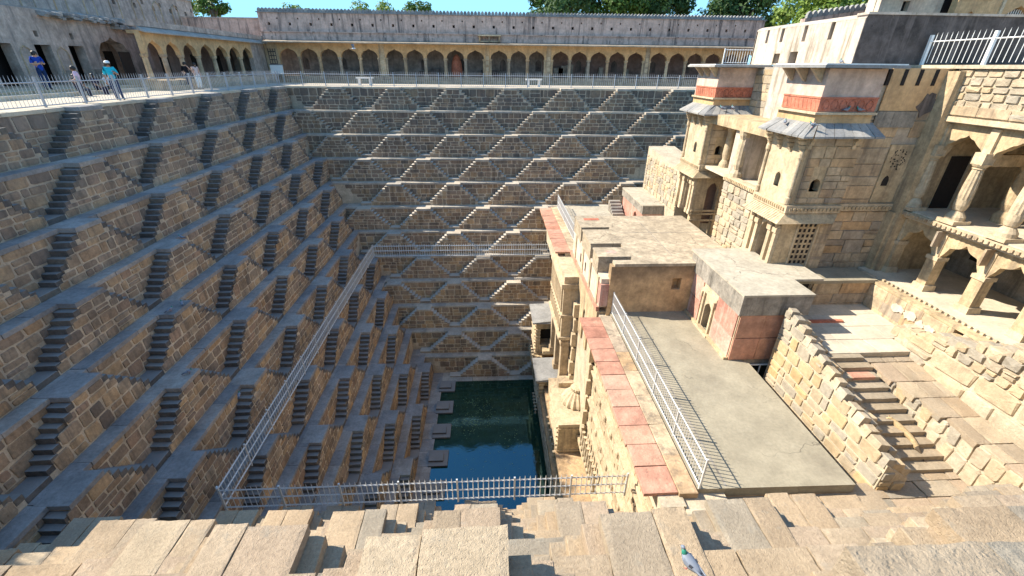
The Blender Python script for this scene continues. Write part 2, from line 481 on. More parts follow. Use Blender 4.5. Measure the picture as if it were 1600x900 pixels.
def slab_row(parent, fr, matkey, u0, u1, w0, w1, ztop, th, ln=(.9, 1.7), gap=.014, name='slab', zj=.006, grid=0, wj=.0):
    lib = slab_lib(matkey, grid=grid)
    n = max(1, round((u1-u0)/((ln[0]+ln[1])/2)))
    ls = [rnd.uniform(*ln) for _ in range(n)]; t = (u1-u0)/sum(ls); u = u0
    for L in ls:
        L *= t
        ww = w1 + rnd.uniform(-wj, wj)
        du, dw = L-gap, ww-w0
        inst(name, lib[rnd.randrange(len(lib))], parent, fr(u+L/2, (w0+ww)/2, ztop+rnd.uniform(-zj, zj)), 0, fr.slab_scale(du, dw, th))
        u += L

# ------------------------------------------------------------------ the stair terraces of the well
H = 1.79
SF, SL, SN = 1.085, 1.09, 1.38
NT_ = 12
YF = lambda k: 41.4 - SF*(k-1)          # wall planes of tier k
XL = lambda k: -17.5 + SL*(k-1)
YN = lambda k: 0.30 + SN*(k-1)
ORD = ['top', 'second', 'third', 'fourth', 'fifth', 'sixth', 'seventh', 'eighth', 'ninth', 'tenth', 'eleventh', 'lowest']
R9 = H/9
TR = .21
HWT = .55
P_OUT = .60

def half_width(hz):          # half width of a stair pyramid at height hz above its foot
    if hz <= R9: return 99
    j = math.ceil(hz/R9 - 1 - 1e-6)
    j = max(1, min(8, j))
    return HWT + TR*(8-j)

def pyramid(root, fr, c, zb, zt, p, mats, indiv, lim, stones_mb, mstone, hide_far=False):
    mstep = mats['step']
    core = MB()
    TH_ = .085 if fr.side == 'far' else R9
    lo, hi = lim
    cl = lambda u: max(lo, min(hi, u))
    cols = [(c-HWT, c+HWT, zt-.14)]
    for j in range(1, 8):
        zt_j = zb + R9*(1+j)
        o = HWT + TR*(8-j); i = o-TR
        lo_ = TH_-.012
        cols.append((c+i, c+o, zt_j-lo_)); cols.append((c-o, c-i, zt_j-lo_))
    for a, b, z in cols:
        a, b = cl(a), cl(b)
        if b-a > .03:
            core.fbox(fr, a, b, -.2, p, zb-.02, z)
            core.m[-{'far': 4, 'left': 3, 'near': 2}[fr.side]] = 1      # outward face carries the mortar
    st = core.put('staircase', [M[mstone or 'near'], M['mortar']], root)
    if st is None: return
    lib = slab_lib(mstep)
    far_mb = MB()
    for j in range(1, 8):
        z = zb + R9*(1+j); o = HWT + TR*(8-j)
        for sgn in (1, -1):
            uc = c + sgn*(o-TR/2)
            if not (lo < uc < hi): continue
            wj = rnd.uniform(-.02, .035)
            if hide_far and sgn == 1:
                far_mb.fbox(fr, uc-TR/2-.01, uc+TR/2+.015, -.1, p+wj, z-R9, z)
                continue
            if rnd.random() < .12: wj -= rnd.uniform(.03, .09)
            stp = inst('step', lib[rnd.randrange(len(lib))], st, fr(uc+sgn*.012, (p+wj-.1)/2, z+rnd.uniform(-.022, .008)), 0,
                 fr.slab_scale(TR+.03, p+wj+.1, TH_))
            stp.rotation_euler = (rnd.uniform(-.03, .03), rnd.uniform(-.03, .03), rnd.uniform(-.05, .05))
    if far_mb.v: far_mb.put('stair_flight', M[mstep], st)
    # landing at the apex, flush with the ledge above and jutting out over the pyramid
    a, b = cl(c-HWT-.04), cl(c+HWT+.04)
    if b-a > .3:
        g = mats.get('grid', 0)
        ll = slab_lib(mats['ledge'], grid=g)
        cuts = [a, b] if not g else [a, a+(b-a)*rnd.uniform(.35, .65), b]
        for a_, b_ in zip(cuts[:-1], cuts[1:]):
            w1_ = p+.05+(rnd.uniform(-.04, .04) if g else 0); w0_ = -.32 - (rnd.uniform(0, .3) if g else 0)
            inst('landing', ll[rnd.randrange(len(ll))], st, fr((a_+b_)/2, (w1_+w0_)/2, zt+.008+rnd.uniform(0, .012 if not g else .03)), 0, fr.slab_scale(b_-a_-(.004 if g else 0), w1_-w0_, .17))
    # masonry on the face
    if mstone:
        def spans(za, zc):
            hz = (za+zc)/2-zb + R9*.8
            hw = half_width(hz)
            if hw > 50: hw = HWT+TR*7
            a, b = cl(c-hw), cl(c+hw)
            return [(a, b)] if b-a > .15 else []
        masonry(root, fr_shift(fr, p), mstone, spans, zb+.01, zt-.16, mb=stones_mb, ch=(.22, .5), sw=(.25, .85))

def fr_shift(fr, w):
    f = Frame(fr.side, 0)
    f.c = fr(0, w, 0).y if fr.side in ('far', 'near') else fr(0, w, 0).x
    return f

def stair_tier(side, k, u0, u1, centers, u_st, setback, label, mats, stone_mode, p=P_OUT):
    zt, zb = -H*(k-1), -H*k
    c = {'far': YF, 'left': XL, 'near': YN}[side](k)
    fr = Frame(side, c)
    root = thing('stair_terrace', label, 'stair terrace', fr((u0+u1)/2, 0, zb), 'stair terraces around the well')
    core = MB(); core.fbox(fr, u0, u1, -.9, 0, zb-.25, zt-.10)
    core.put('wall_core', M['mortar'], root)
    mb = MB() if stone_mode == 'stuff' else None
    ms = mats['stone'] if stone_mode else None
    cs = [q for q in centers if u0+.35 < q < u1-.35]
    # ledge at the foot
    ext = 0.06
    if side == 'near':
        for w0_, w1_ in ((-.05, .45), (.46, .93), (.94, setback+ext)):
            slab_row(root, fr, mats['ledge'], u0+setback, u1, w0_, w1_, zb, .16, ln=(.5, 1.1), name='ledge_slab', grid=7, wj=.02 if w1_ < 1 else .05, zj=.014)
    else:
        sb = setback + (.35 if (side == 'left' and k == 12) else 0)
        slab_row(root, fr, mats['ledge'], u0+(0 if side == 'left' else setback), u1, -.05, sb+ext, zb+(.1 if k == 12 else 0), .16, name='ledge_slab', wj=.012)
    for q in cs:
        pyramid(root, fr, q, zb, zt, p, mats, stone_mode == 'parts', (max(u0, u_st[0]), min(u1, u_st[1])), mb, ms, hide_far=(side == 'left'))
    # base landings between the feet
    half = HWT+TR*7
    allc = sorted(centers)
    lib = slab_lib(mats['step'])
    for a, b in zip(allc[:-1], allc[1:]):
        x0, x1 = max(a+half, u0, u_st[0]), min(b-half, u1, u_st[1])
        if x1-x0 > .12:
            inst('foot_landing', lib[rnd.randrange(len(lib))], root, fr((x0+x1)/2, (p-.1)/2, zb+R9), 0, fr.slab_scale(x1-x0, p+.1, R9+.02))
    if ms:
        def spans(za, zc):
            hz = (za+zc)/2-zb + .1
            hw = half_width(hz)
            if hw > 50: hw = HWT+TR*7
            u = max(u0, u_st[0]); out = []
            for q in allc:
                if q+hw < u: continue
                if q-hw > min(u1, u_st[1]): break
                if q-hw-u > .12: out.append((u, q-hw))
                u = q+hw
            if min(u1, u_st[1])-u > .12: out.append((u, min(u1, u_st[1])))
            return out
        masonry(root, fr, ms, spans, zb+.01, zt-.12, mb=mb)
    if mb is not None and mb.v:
        mb.put('stonework', M[ms], root, kind='stuff')
    return root

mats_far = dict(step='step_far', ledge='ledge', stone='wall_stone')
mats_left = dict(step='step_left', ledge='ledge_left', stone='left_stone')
mats_near = dict(step='near', ledge='near', stone=None, grid=9, wj=.05)
def_c = lambda off, per, lo, hi: [off+per*i for i in range(-12, 14) if lo-3 < off+per*i < hi+3]
for k in range(1, NT_+1):
    zname = ORD[k-1]
    u1 = 19.5 if k <= 3 else (14.5 if k <= 5 else 5.9)
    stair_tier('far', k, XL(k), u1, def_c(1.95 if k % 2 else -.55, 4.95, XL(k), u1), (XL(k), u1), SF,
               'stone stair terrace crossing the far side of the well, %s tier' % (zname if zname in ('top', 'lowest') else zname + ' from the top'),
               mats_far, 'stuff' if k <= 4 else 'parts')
    ul = max(YN(k), 10.5-1.0*k)
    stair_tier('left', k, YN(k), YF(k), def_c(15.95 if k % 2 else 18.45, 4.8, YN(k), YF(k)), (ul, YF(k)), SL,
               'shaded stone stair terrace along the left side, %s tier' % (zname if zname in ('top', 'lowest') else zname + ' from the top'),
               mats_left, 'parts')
    if k <= 9:
        un = 16.0 if k <= 5 else 4.7
        stair_tier('near', k, max(XL(k), -15.5), un, def_c(1.98 if k % 2 else -.47, 4.95, XL(k), un), (-15.5, un), SN,
                   'sunlit stone stair terrace at the foot of the picture, %s tier' % (zname if zname in ('top', 'lowest') else zname + ' from the top'),
                   mats_near, None, p=.62)

# ------------------------------------------------------------------ ground, terrace floor, water
def structure(name, mat, mb, label=None):
    xs = [p[0] for p in mb.v]; ys = [p[1] for p in mb.v]
    o = mb.put(name, mat, None, origin=((min(xs)+max(xs))/2, (min(ys)+max(ys))/2, min(p[2] for p in mb.v)), kind='structure')
    return o
g = MB()
G = 900
for x0, x1, y0, y1 in ((-G, -17.6, -G, G), (30, G, -G, G), (-17.6, 30, 41.5, G), (-17.6, 30, -G, -.6)):
    g.face([(x0, y0, -.03), (x1, y0, -.03), (x1, y1, -.03), (x0, y1, -.03)])
structure('ground', M['earth'], g)
g = MB()
g.box(-28, -17.55, -2, 50.4, -.4, 0); g.box(-17.55, 24, 41.45, 50.4, -.4, 0)
structure('terrace_floor', M['pave'], g)
g = MB(); g.box(-17.5, 3.0, -3, .28, -1.0, 0); g.box(3.0, 16, -3, .28, -1.0, 0)
structure('near_terrace_floor', M['pave'], g)
g = MB(); g.face([(-6, 14, -21.42), (5.2, 14, -21.42), (5.2, 31, -21.42), (-6, 31, -21.42)])
structure('water', M['water'], g)
g = MB(); g.face([(-8, 12, -23), (8, 12, -23), (8, 32, -23), (-8, 32, -23)])
structure('pool_bed', M['earth'], g)
wb = thing('water_steps', 'dark wet stone blocks standing along the left edge of the water', 'steps', (-3.6, 22, -21.5))
for i in range(6):
    y = 15.6+2.4*i
    for j, (w_, z_) in enumerate(((.5, -21.16), (.8, -21.3))):
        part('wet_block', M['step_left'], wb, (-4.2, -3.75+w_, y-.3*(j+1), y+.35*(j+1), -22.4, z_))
sp = MB()
r2 = random.Random(5)
for i in range(900):
    x, y = r2.uniform(-3.3, 3.3), r2.uniform(16.5, 28)
    if i > 520: x, y = -1.4+r2.gauss(0, .7), 24.6+r2.gauss(0, .9)
    if noise.noise(Vector((x*.5, y*.5, 3))) < -.05 and r2.random() < .8: continue
    s = r2.uniform(.012, .04); a = r2.uniform(0, 6.28); z = -21.414
    sp.face([(x+s*math.cos(a+q), y+s*math.sin(a+q), z) for q in (0, 1.5, 3.0, 4.6)])
o = sp.put('floating_leaves', M['algae'], None, kind='stuff')
tag(o, 'pale flecks of leaf and scum floating on the dark water', 'floating leaves')
# coping stones along the terrace edges
def coping(side, c, u0, u1, label):
    fr = Frame(side, c)
    root = thing('coping', label, 'coping', fr((u0+u1)/2, 0, 0), 'copings along the terrace edge')
    slab_row(root, fr, 'pave', u0, u1, -.75, .05, .012, .14, name='coping_stone', ln=(1.2, 2.2))
coping('left', -17.5, 0, 41.3, 'row of pale coping stones along the left terrace edge')
coping('far', 41.4, -17.4, 19, 'row of pale coping stones along the far terrace edge')

# ------------------------------------------------------------------ steel fences
def fence(name, label, pts, hgt=1.1, post=1.95, bar=.19, rails=(.12, .58, 1.0), matk='metal', spike=.1, group='steel railings around the well', br=.014, rr=.022, pr=.03, bars=True):
    root = thing(name, label, 'railing', pts[0], group)
    for a, b in zip(pts[:-1], pts[1:]):
        a, b = Vector(a), Vector(b); L = (b-a).length; n = max(1, round(L/post)); d = (b-a)/L
        for i in range(n+1):
            p = a + d*(L*i/n)
            m = MB(); m.box(p.x-pr, p.x+pr, p.y-pr, p.y+pr, p.z-.05, p.z+hgt+.03); m.put('post', M[matk], root)
        for z in rails:
            m = MB(); m.tube(a+Vector((0, 0, z)), b+Vector((0, 0, z)), rr, n=4); m.put('rail', M[matk], root)
        if bars:
            for i in range(n):
                p0, p1 = a+d*(L*i/n), a+d*(L*(i+1)/n)
                q = max(2, round((p1-p0).length/bar)); m = MB()
                for j in range(1, q):
                    p = p0 + (p1-p0)*(j/q)
                    m.tube(p+Vector((0, 0, .06)), p+Vector((0, 0, hgt-.02)), br, n=4, cap=False)
                    m.tube(p+Vector((0, 0, hgt-.02)), p+Vector((0, 0, hgt+spike)), br, .002, n=4, cap=False)
                m.put('bars', M[matk], root, kind='stuff')
    return root
Z7 = -7*H
fence('railing', 'silver spiked railing running down the left walkway of the seventh ledge', [(-9.6, 10.72, Z7), (-9.6, 33.5, Z7)], br=.017, rr=.03)
fence('railing', 'silver spiked railing crossing the far walkway of the seventh ledge', [(-9.55, 33.55, Z7), (5.0, 33.55, Z7)], br=.017, rr=.03)
fence('railing', 'sunlit spiked railing along the near walkway just above the water view', [(-9.55, 10.66, Z7), (4.9, 10.66, Z7)], br=.017, rr=.03)
fence('railing', 'grey spiked railing along the left terrace edge in front of the people', [(-17.95, 6, 0), (-17.95, 41.9, 0)], bar=.17, pr=.036, rr=.022, rails=(.08, .93), matk='dullmetal', br=.012)
fence('railing', 'grey spiked railing along the far terrace edge below the arcade', [(-17.8, 41.95, 0), (19.0, 41.95, 0)], bar=.17, pr=.036, rr=.022, rails=(.08, .93), matk='dullmetal', br=.012)
ZS = -8.95
fence('railing', 'pale steel railing casting a barred shadow on the cement terrace', [(5.86, 17.9, ZS), (5.86, 8.08, ZS)], hgt=1.12, bar=.14, rails=(.08, .58, 1.08), pr=.025)
fence('railing', 'short grey railing beside the far red paving', [(5.75, 35.4, ZS), (5.75, 26.2, ZS)], hgt=1.12, bar=.14, rails=(.08, .58, 1.08), pr=.025)
fence('railing', 'white railing on the roof edge before the sooty wall', [(17.5, 18.8, 1.92), (17.5, 9, 1.92)], hgt=1.0, bar=.2, rails=(.8,), matk='whitemetal', br=.013, pr=.05, post=2.6)
fence('railing', 'small white railing panel beside the whitewashed parapet', [(14.6, 29.6, 1.92), (16.4, 29.6, 1.92)], hgt=.85, bar=.16, rails=(.1, .8), matk='whitemetal', post=1.2, spike=.0)
# ------------------------------------------------------------------ arches and openings
def arch_curve(c, hw, zs, za, n=18, cusp=0.0, lobes=5, ogee=.16):
    """points from the left springing to the right one"""
    pts = []
    for i in range(n+1):
        t = math.pi*(1 - i/n)
        r = 1 - cusp*abs(math.sin(lobes*(t)))
        x = math.cos(t)*r; y = math.sin(t)*r
        tip = max(0, 1-abs(x)/.32)
        pts.append((c+hw*x, zs+(za-zs)*(y*(1-ogee) + ogee*tip*tip + (ogee*.0))))
    return pts

def arch_panel(mb, fr, u0, u1, zb, zt, c, hw, zs, za, w=0.0, th=.3, cusp=.0, lobes=5, open_bottom=True, back=True, n=18):
    """wall panel with an arched opening, front at w, back at w-th"""
    cur = arch_curve(c, hw, zs, za, n, cusp, lobes)
    for wf, flip in ((w, False),) + (((w-th, True),) if back else ()):
        def q(a, b, cc, d):
            P = [fr(x, wf, z) for x, z in (a, b, cc, d)]
            mb.face(P[::-1] if flip else P)
        q((u0, zb), (c-hw, zb), (c-hw, zt), (u0, zt)); q((c+hw, zb), (u1, zb), (u1, zt), (c+hw, zt))
        for (xa, z1), (xb, z2) in zip(cur[:-1], cur[1:]):
            q((xa, z1), (xb, z2), (xb, zt), (xa, zt))
    path = [(c-hw, zb)] + cur + [(c+hw, zb)]
    if not open_bottom: path.append((c-hw, zb))
    for (xa, z1), (xb, z2) in zip(path[:-1], path[1:]):
        mb.face([fr(xa, w, z1), fr(xa, w-th, z1), fr(xb, w-th, z2), fr(xb, w, z2)])
    mb.face([fr(u0, w, zt), fr(u1, w, zt), fr(u1, w-th, zt), fr(u0, w-th, zt)])
    mb.face([fr(u0, w, zb), fr(u0, w, zt), fr(u0, w-th, zt), fr(u0, w-th, zb)])
    mb.face([fr(u1, w, zb), fr(u1, w-th, zb), fr(u1, w-th, zt), fr(u1, w, zt)])

def rect_panel(mb, fr, u0, u1, zb, zt, holes, w=0.0, th=.3):
    """wall panel pierced by rectangular holes [(ua,ub,za,zb)] sorted by u; each hole gets reveals and a dark back"""
    us = sorted(set([u0, u1] + [h[0] for h in holes] + [h[1] for h in holes]))
    for a, b in zip(us[:-1], us[1:]):
        hs = sorted([h for h in holes if h[0] <= a+1e-6 and h[1] >= b-1e-6], key=lambda h: h[2])
        z = zb
        for h in hs:
            if h[2] > z: mb.face([fr(a, w, z), fr(b, w, z), fr(b, w, h[2]), fr(a, w, h[2])])
            z = h[3]
        if z < zt: mb.face([fr(a, w, z), fr(b, w, z), fr(b, w, zt), fr(a, w, zt)])
    for a, b, za, zc in holes:
        mb.face([fr(a, w, za), fr(b, w, za), fr(b, w-th, za), fr(a, w-th, za)])
        mb.face([fr(a, w, zc), fr(a, w-th, zc), fr(b, w-th, zc), fr(b, w, zc)])
        mb.face([fr(a, w, za), fr(a, w-th, za), fr(a, w-th, zc), fr(a, w, zc)])
        mb.face([fr(b, w, za), fr(b, w, zc), fr(b, w-th, zc), fr(b, w-th, za)])
    mb.face([fr(u0, w, zt), fr(u1, w, zt), fr(u1, w-th, zt), fr(u0, w-th, zt)])
    mb.face([fr(u0, w, zb), fr(u0, w, zt), fr(u0, w-th, zt), fr(u0, w-th, zb)])
    mb.face([fr(u1, w, zb), fr(u1, w-th, zb), fr(u1, w-th, zt), fr(u1, w, zt)])

def ashlar(root, fr, mat, u0, u1, z0, z1, ch=(.24, .5), sw=(.4, 1.2), depth=.045, gap=.026, w=-.006, skip=None, name='stone_block', r=rnd):
    """dressed blocks with recessed joints; skip = list of (ua,ub,za,zb) left free"""
    def spans(za, zb):
        out = [(u0, u1)]
        for s in (skip or []):
            if s[3] > za+.02 and s[2] < zb-.02:
                nx = []
                for a, b in out:
                    if s[1] <= a or s[0] >= b: nx.append((a, b)); continue
                    if s[0]-a > .08: nx.append((a, s[0]))
                    if b-s[1] > .08: nx.append((s[1], b))
                out = nx
        return out
    key = 'ash_'+mat
    if key not in _lib:
        rr = random.Random(len(_lib)); L = []
        for k in range(10):
            j = lambda a: rr.uniform(-a, a)
            P = [(-.5, -.5), (.5, -.5), (.5, .5), (-.5, .5)]
            v = [(x, 0, z) for x, z in P] + [(x+j(.006), -.6, z+j(.012)) for x, z in P] + [(x*.97+j(.006), -1+j(.22), z*.94+j(.01)) for x, z in P]
            f = []
            for q in (0, 4):
                for i in range(4):
                    e = (i+1) % 4; f.append([q+i, q+e, q+4+e, q+4+i])
            f.append([8, 9, 10, 11])
            me = bpy.data.meshes.new('stone_block'); me.from_pydata(v, [], f); me.materials.append(M[mat]); me.update(); L.append((me, v, f))
        _lib[key] = L
    _lib_save = _lib.get(mat); _lib[mat] = _lib[key]
    masonry(root, fr, mat, spans, z0, z1, ch, sw, depth, gap, w, None, name, .06, r=r)
    if _lib_save is None: del _lib[mat]
    else: _lib[mat] = _lib_save

# ------------------------------------------------------------------ water front wall with the red paving
wf = thing('waterfront_wall', 'tall sunlit wall rising from the water under the red stone paving', 'wall', (5.2, 20, -22))
part('wall_body', M['lime'], wf, (5.3, 6.6, 7.4, 22.5, -22.5, -9.13), (6.0, 6.9, 22.5, 36, -22.5, -9.4), (4.85, 6.0, 25.7, 36, -11.6, -9.05), (4.62, 5.32, 7.6, 17.5, -9.62, -9.05))
part('plinth', M['sand'], wf, (3.45, 6.1, 10.6, 33, -22.6, -19.5), (3.75, 6.1, 10.6, 33, -19.5, -19.0))
part('ledge', M['sand_plain'], wf, (4.95, 5.32, 10.6, 18.4, -17.75, -17.5))
ashlar(wf, Frame('right', 5.3), 'sand_bright', 8.0, 18.3, -17.4, -10.2, ch=(.3, .46), sw=(.4, .85), depth=.045)
ashlar(wf, Frame('right', 6.0), 'sand_bright', 22.6, 33, -19, -12.6, ch=(.32, .5), sw=(.45, .95), depth=.04)
m = MB()
for z, d, h in ((-11.9, .1, .16), (-12.2, .18, .12), (-13.9, .12, .18), (-14.1, .2, .1), (-15.7, .1, .15), (-16.9, .16, .3)):
    m.box(5.3-d, 5.35, 7.5, 18.3, z-h, z)
m.put('string_course', M['sand_light'], wf)
for y in [8.6+1.05*i for i in range(10)]:
    for z in (-13.0, -15.0):
        m = MB(); m.lathe([(.02, -.02), (.13, 0), (.15, .25), (.1, .5), (.13, .56), (.02, .6)], (5.3, y, z), 8); m.put('boss', M['sand_light'], wf)
for i in range(9):
    y = 14.6+.38*i; m = MB(); m.lathe([(.09, -17.5), (.11, -17.3), (.06, -17.1), (.09, -16.8), (.05, -16.3), (.1, -16.1)], (5.0, y, 0), 8); m.put('baluster', M['sand_light'], wf)
for y in (18.0, 22.4):
    m = MB()
    for q in range(6): m.box(5.02-.06*(q % 2), 5.34, y-.3, y+.3, -17.0+1.05*q, -16.1+1.05*q)
    m.put('pilaster', M['sand_light'], wf)
fr5 = Frame('right', 4.78)
slab_row(wf, fr5, 'red', 7.95, 17.55, -.42, .56, -8.93, .12, ln=(.78, .98), gap=.03, name='red_slab', zj=.012, wj=.02)
slab_row(wf, fr5, 'red', 25.7, 35.6, -.42, .56, -8.93, .12, ln=(.7, .95), gap=.03, name='red_slab', zj=.012, wj=.02)
slab_row(wf, fr5, 'sand', 7.9, 17.6, -.98, -.44, -8.91, .3, ln=(1.1, 1.6), gap=.012, name='kerb_stone')
slab_row(wf, fr5, 'sand', 25.7, 35.6, -.98, -.44, -8.91, .3, ln=(1.1, 1.6), gap=.012, name='kerb_stone')
# carved wall block jutting below the far paving, arches of the hall
part('carved_block', M['sand_light'], wf, (4.35, 5.9, 22.6, 27.2, -13.5, -9.25), (4.2, 5.9, 22.5, 27.3, -10.0, -9.7), (4.25, 5.9, 22.5, 27.3, -12.0, -11.8), (4.2, 5.9, 22.5, 27.3, -13.6, -13.4))
for i in range(10):
    y = 22.8 + i*.44
    part('carving', M['sand_light'], wf, (4.25, 4.4, y, y+.2, -11.7, -10.1))
    part('carving', M['sand_light'], wf, (4.27, 4.4, y+.1, y+.3, -13.2, -12.2))
for y in (22.85, 24.95, 27.0):
    m = MB(); m.box(4.45, 4.95, y-.24, y+.24, -17.6, -13.6); m.box(4.38, 5.0, y-.3, y+.3, -14.1, -13.8); m.box(4.38, 5.0, y-.3, y+.3, -17.5, -17.1); m.put('pier', M['sand'], wf)
part('filler_block', M['sand'], wf, (4.0, 6.1, 21.75, 24.2, -19.0, -17.95), (4.3, 6.1, 21.75, 22.5, -17.95, -16.4))
for z in (-20.9, -20.4, -19.9): part('plinth_moulding', M['sand'], wf, (3.36, 3.5, 10.6, 33, z-.1, z+.08))
part('upper_ledge', M['sand_plain'], wf, (3.9, 6.0, 26.8, 33, -17.8, -17.5))
# balconies over the water
def balcony(label, x0, x1, y0, y1, z0, z1, dome=False, roof=True, hole=False):
    t = thing('balcony', label, 'balcony', ((x0+x1)/2, (y0+y1)/2, z0), 'carved stone balconies over the water')
    fn = Frame('far', y0)
    m = MB()
    zw = z1-.18
    if hole:
        m.box(x0, x0+.32, y0, y1, z0, zw); m.box(x1-.25, x1, y0, y1, z0, zw); m.box(x0+.32, x1-.25, y1-.2, y1, z0, zw)
        m.box(x0+.32, x1-.25, y0, y1, z0-.1, z0+(z1-z0)*.28)
        m.box(x0+.32, x1-.25, y0+.06, y0+.2, z0+(z1-z0)*.72, zw)
    else:
        m.box(x0, x1, y0, y1, z0, zw)
    m.put('body', M['sand_plain'], t)
    if hole: part('opening', M['dark'], t, (x0+.32, x1-.25, y0+.9, y0+.95, z0+(z1-z0)*.28, zw))
    n = max(3, int((zw-z0)/.3))
    for i in range(n):
        z = z0+(zw-z0)*(i+.5)/n
        if hole and i > n*.3: 
            part('moulding', M['sand_light'], t, (x0-.04, x0+.34, y0-.03-.03*(i % 2), y0+.02, z-.07, z+.07))
        else:
            if i in (0, n-1): part('moulding', M['sand_plain'], t, (x0-.05, x1, y0-.05, y0+.05, z-.05, z+.04))
    part('side_moulding', M['sand_light'], t, *[(x0-.08-.05*(i % 2), x0+.02, y0+.1, y1-.1, z0+(zw-z0)*(i+.3)/n, z0+(zw-z0)*(i+.7)/n) for i in range(n)])
    for i in range(6):
        y = y0+.15+(y1-y0-.3)*i/5
        b = MB(); b.lathe([(.05, 0), (.09, .1), (.05, .3), (.08, .42), (.1, .5)], (x0-.16, y, z0-.55), 8); b.put('baluster', M['sand_light'], t)
    part('base', M['sand_plain'], t, (x0-.28, x1, y0-.1, y1+.1, z0-.8, z0-.56), (x0-.1, x1, y0, y1, z0-2.2, z0-.8))
    if roof:
        b = MB(); e = .3
        b.hexa([(x0-e, y0-e, z1-.26), (x1, y0-e, z1-.2), (x1, y1+e, z1-.2), (x0-e, y1+e, z1-.26),
                (x0-e, y0-e, z1-.14), (x1, y0-e*.5, z1+.02), (x1, y1+e*.5, z1+.02), (x0-e, y1+e, z1-.12)])
        b.put('roof_slab', M['greystone'], t)
    else:
        part('top_slab', M['sand_light'], t, (x0-.03, x1, y0-.03, y1+.03, zw, z1))
    if dome:
        b = MB(); b.lathe([(.9, 0), (.98, .07), (.92, .25), (.74, .52), (.5, .78), (.34, .88), (.42, .96), (.4, 1.08), (.22, 1.14)], (x1-.1, (y0+y1)/2+.4, z1), 32, .1)
        b.put('fluted_dome', M['sand_light'], t)
    return t
balcony('nearest carved balcony over the water topped by a fluted half dome', 3.85, 5.3, 18.5, 21.7, -19.0, -16.75, dome=True, roof=False)
balcony('middle carved balcony with a grey tilted roof slab and dark opening', 3.4, 6.1, 24.3, 26.4, -21.0, -17.9, hole=True)
balcony('farthest carved balcony with a rounded grey roof slab, highest of the three', 3.4, 5.7, 27.5, 29.8, -18.3, -15.1, hole=True)

# ------------------------------------------------------------------ cement terrace
ct = thing('cement_terrace', 'smooth grey green cement terrace with a dark front edge', 'terrace', (8, 13, -22))
m = MB()
poly = [(5.80, 8.05), (10.45, 8.0), (10.45, 13.75), (9.9, 14.2), (9.9, 18.1), (5.80, 18.1)]
top = [(x, y, ZS) for x, y in poly]; bot = [(x, y, ZS-.32) for x, y in poly]
m.face(top); m.face(bot[::-1])
for i in range(6):
    j = (i+1) % 6; m.face([bot[i], bot[j], top[j], top[i]])
m.put('slab', M['concrete'], ct)
part('fascia', M['ochre'], ct, (6.2, 10.42, 8.02, 8.1, ZS-.62, ZS-.325))
part('retaining_core', M['orange'], ct, (6.25, 10.2, 8.3, 18, -22.5, ZS-.33))
part('joint_strip', M['lichenwall'], ct, (6.63, 6.69, 8.1, 17.9, ZS-.1, ZS+.003))

# ------------------------------------------------------------------ flat roofed hall in the middle
hall = thing('flat_roofed_hall', 'tan hall with a wide weathered flat roof and notched parapet', 'building', (8.5, 21.5, -13))
ff = Frame('far', 17.98)
m = MB()
rect_panel(m, ff, 5.62, 9.72, ZS-.4, -6.52, [(8.62, 9.05, -7.75, -7.15)], 0, .4)
m.face([ff(8.6, -.4, -7.8), ff(9.1, -.4, -7.8), ff(9.1, -.4, -7.1), ff(8.6, -.4, -7.1)])
m.put('front_wall', M['tanwall'], hall)
part('core', M['tanwall'], hall, (6.9, 11.6, 18.4, 24.9, -12, -6.56), (9.7, 11.6, 18.25, 18.4, -9, -6.56))
part('roof', M['roofcement'], hall, (6.75, 11.85, 18.05, 25.2, -6.56, -6.40), (5.75, 9.7, 17.93, 18.4, -6.5, -6.36))
part('roof_joint', M['lichenwall'], hall, (8.8, 8.83, 19, 25, -6.41, -6.393), (7.0, 11.6, 22.2, 22.23, -6.41, -6.393))
fl = Frame('right', 5.2)
for i, (y0, y1) in enumerate(((18.86, 20.0), (20.6, 22.68), (23.1, 25.2))):
    b = MB(); b.box(5.2, 6.76, y0, y1, -7.3, -6.44); b.box(5.16, 6.76, y0-.03, y1+.03, -6.44, -6.37)
    b.put('parapet_block', M['roofcement'], hall)
    if i == 2:
        b = MB(); b.box(5.6, 6.5, y0+1.2, y0+1.6, -6.38, -6.36); b.put('parapet_groove', M['redband'], hall)
    if i == 0:
        b = MB(); b.box(5.7, 6.2, y0+.4, y0+.75, -6.38, -6.362); b.put('plaster_patch', M['pinkwash'], hall)
part('left_wall_upper', M['cream'], hall, (5.24, 6.0, 18.1, 25.2, -8.72, -7.2))
part('step_block', M['pinkwash'], hall, (5.22, 5.62, 18.0, 18.5, -8.6, -7.45))
m = MB()
for i, (c, hw, zs, za) in enumerate(((19.3, .4, -10.9, -10.2), (20.55, .36, -10.9, -10.2), (22.4, .62, -10.7, -9.75))):
    a = (18.1, 19.9, 21.3)[i]; b = (19.9, 21.3, 23.6)[i]
    arch_panel(m, fl, a, b, -12.4, -8.98, c, hw, zs, za, th=.5)
m.put('arcade_wall', M['sand_plain'], hall)
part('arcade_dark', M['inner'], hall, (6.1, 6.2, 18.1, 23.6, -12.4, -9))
part('red_band', M['red'], hall, (5.14, 5.3, 18.15, 25.5, -8.97, -8.73))
for y in (18.6, 20.3, 22.2, 24.3):
    part('pilaster', M['sand_light'], hall, (5.18, 5.3, y-.14, y+.14, -8.72, -7.25))
for y in (21.5, 22.8):
    part('niche', M['dark'], hall, (5.22, 5.3, y-.08, y+.1, -8.35, -7.85))
part('far_side', M['sand_plain'], hall, (5.3, 11.8, 25.0, 25.22, -12, -6.58))

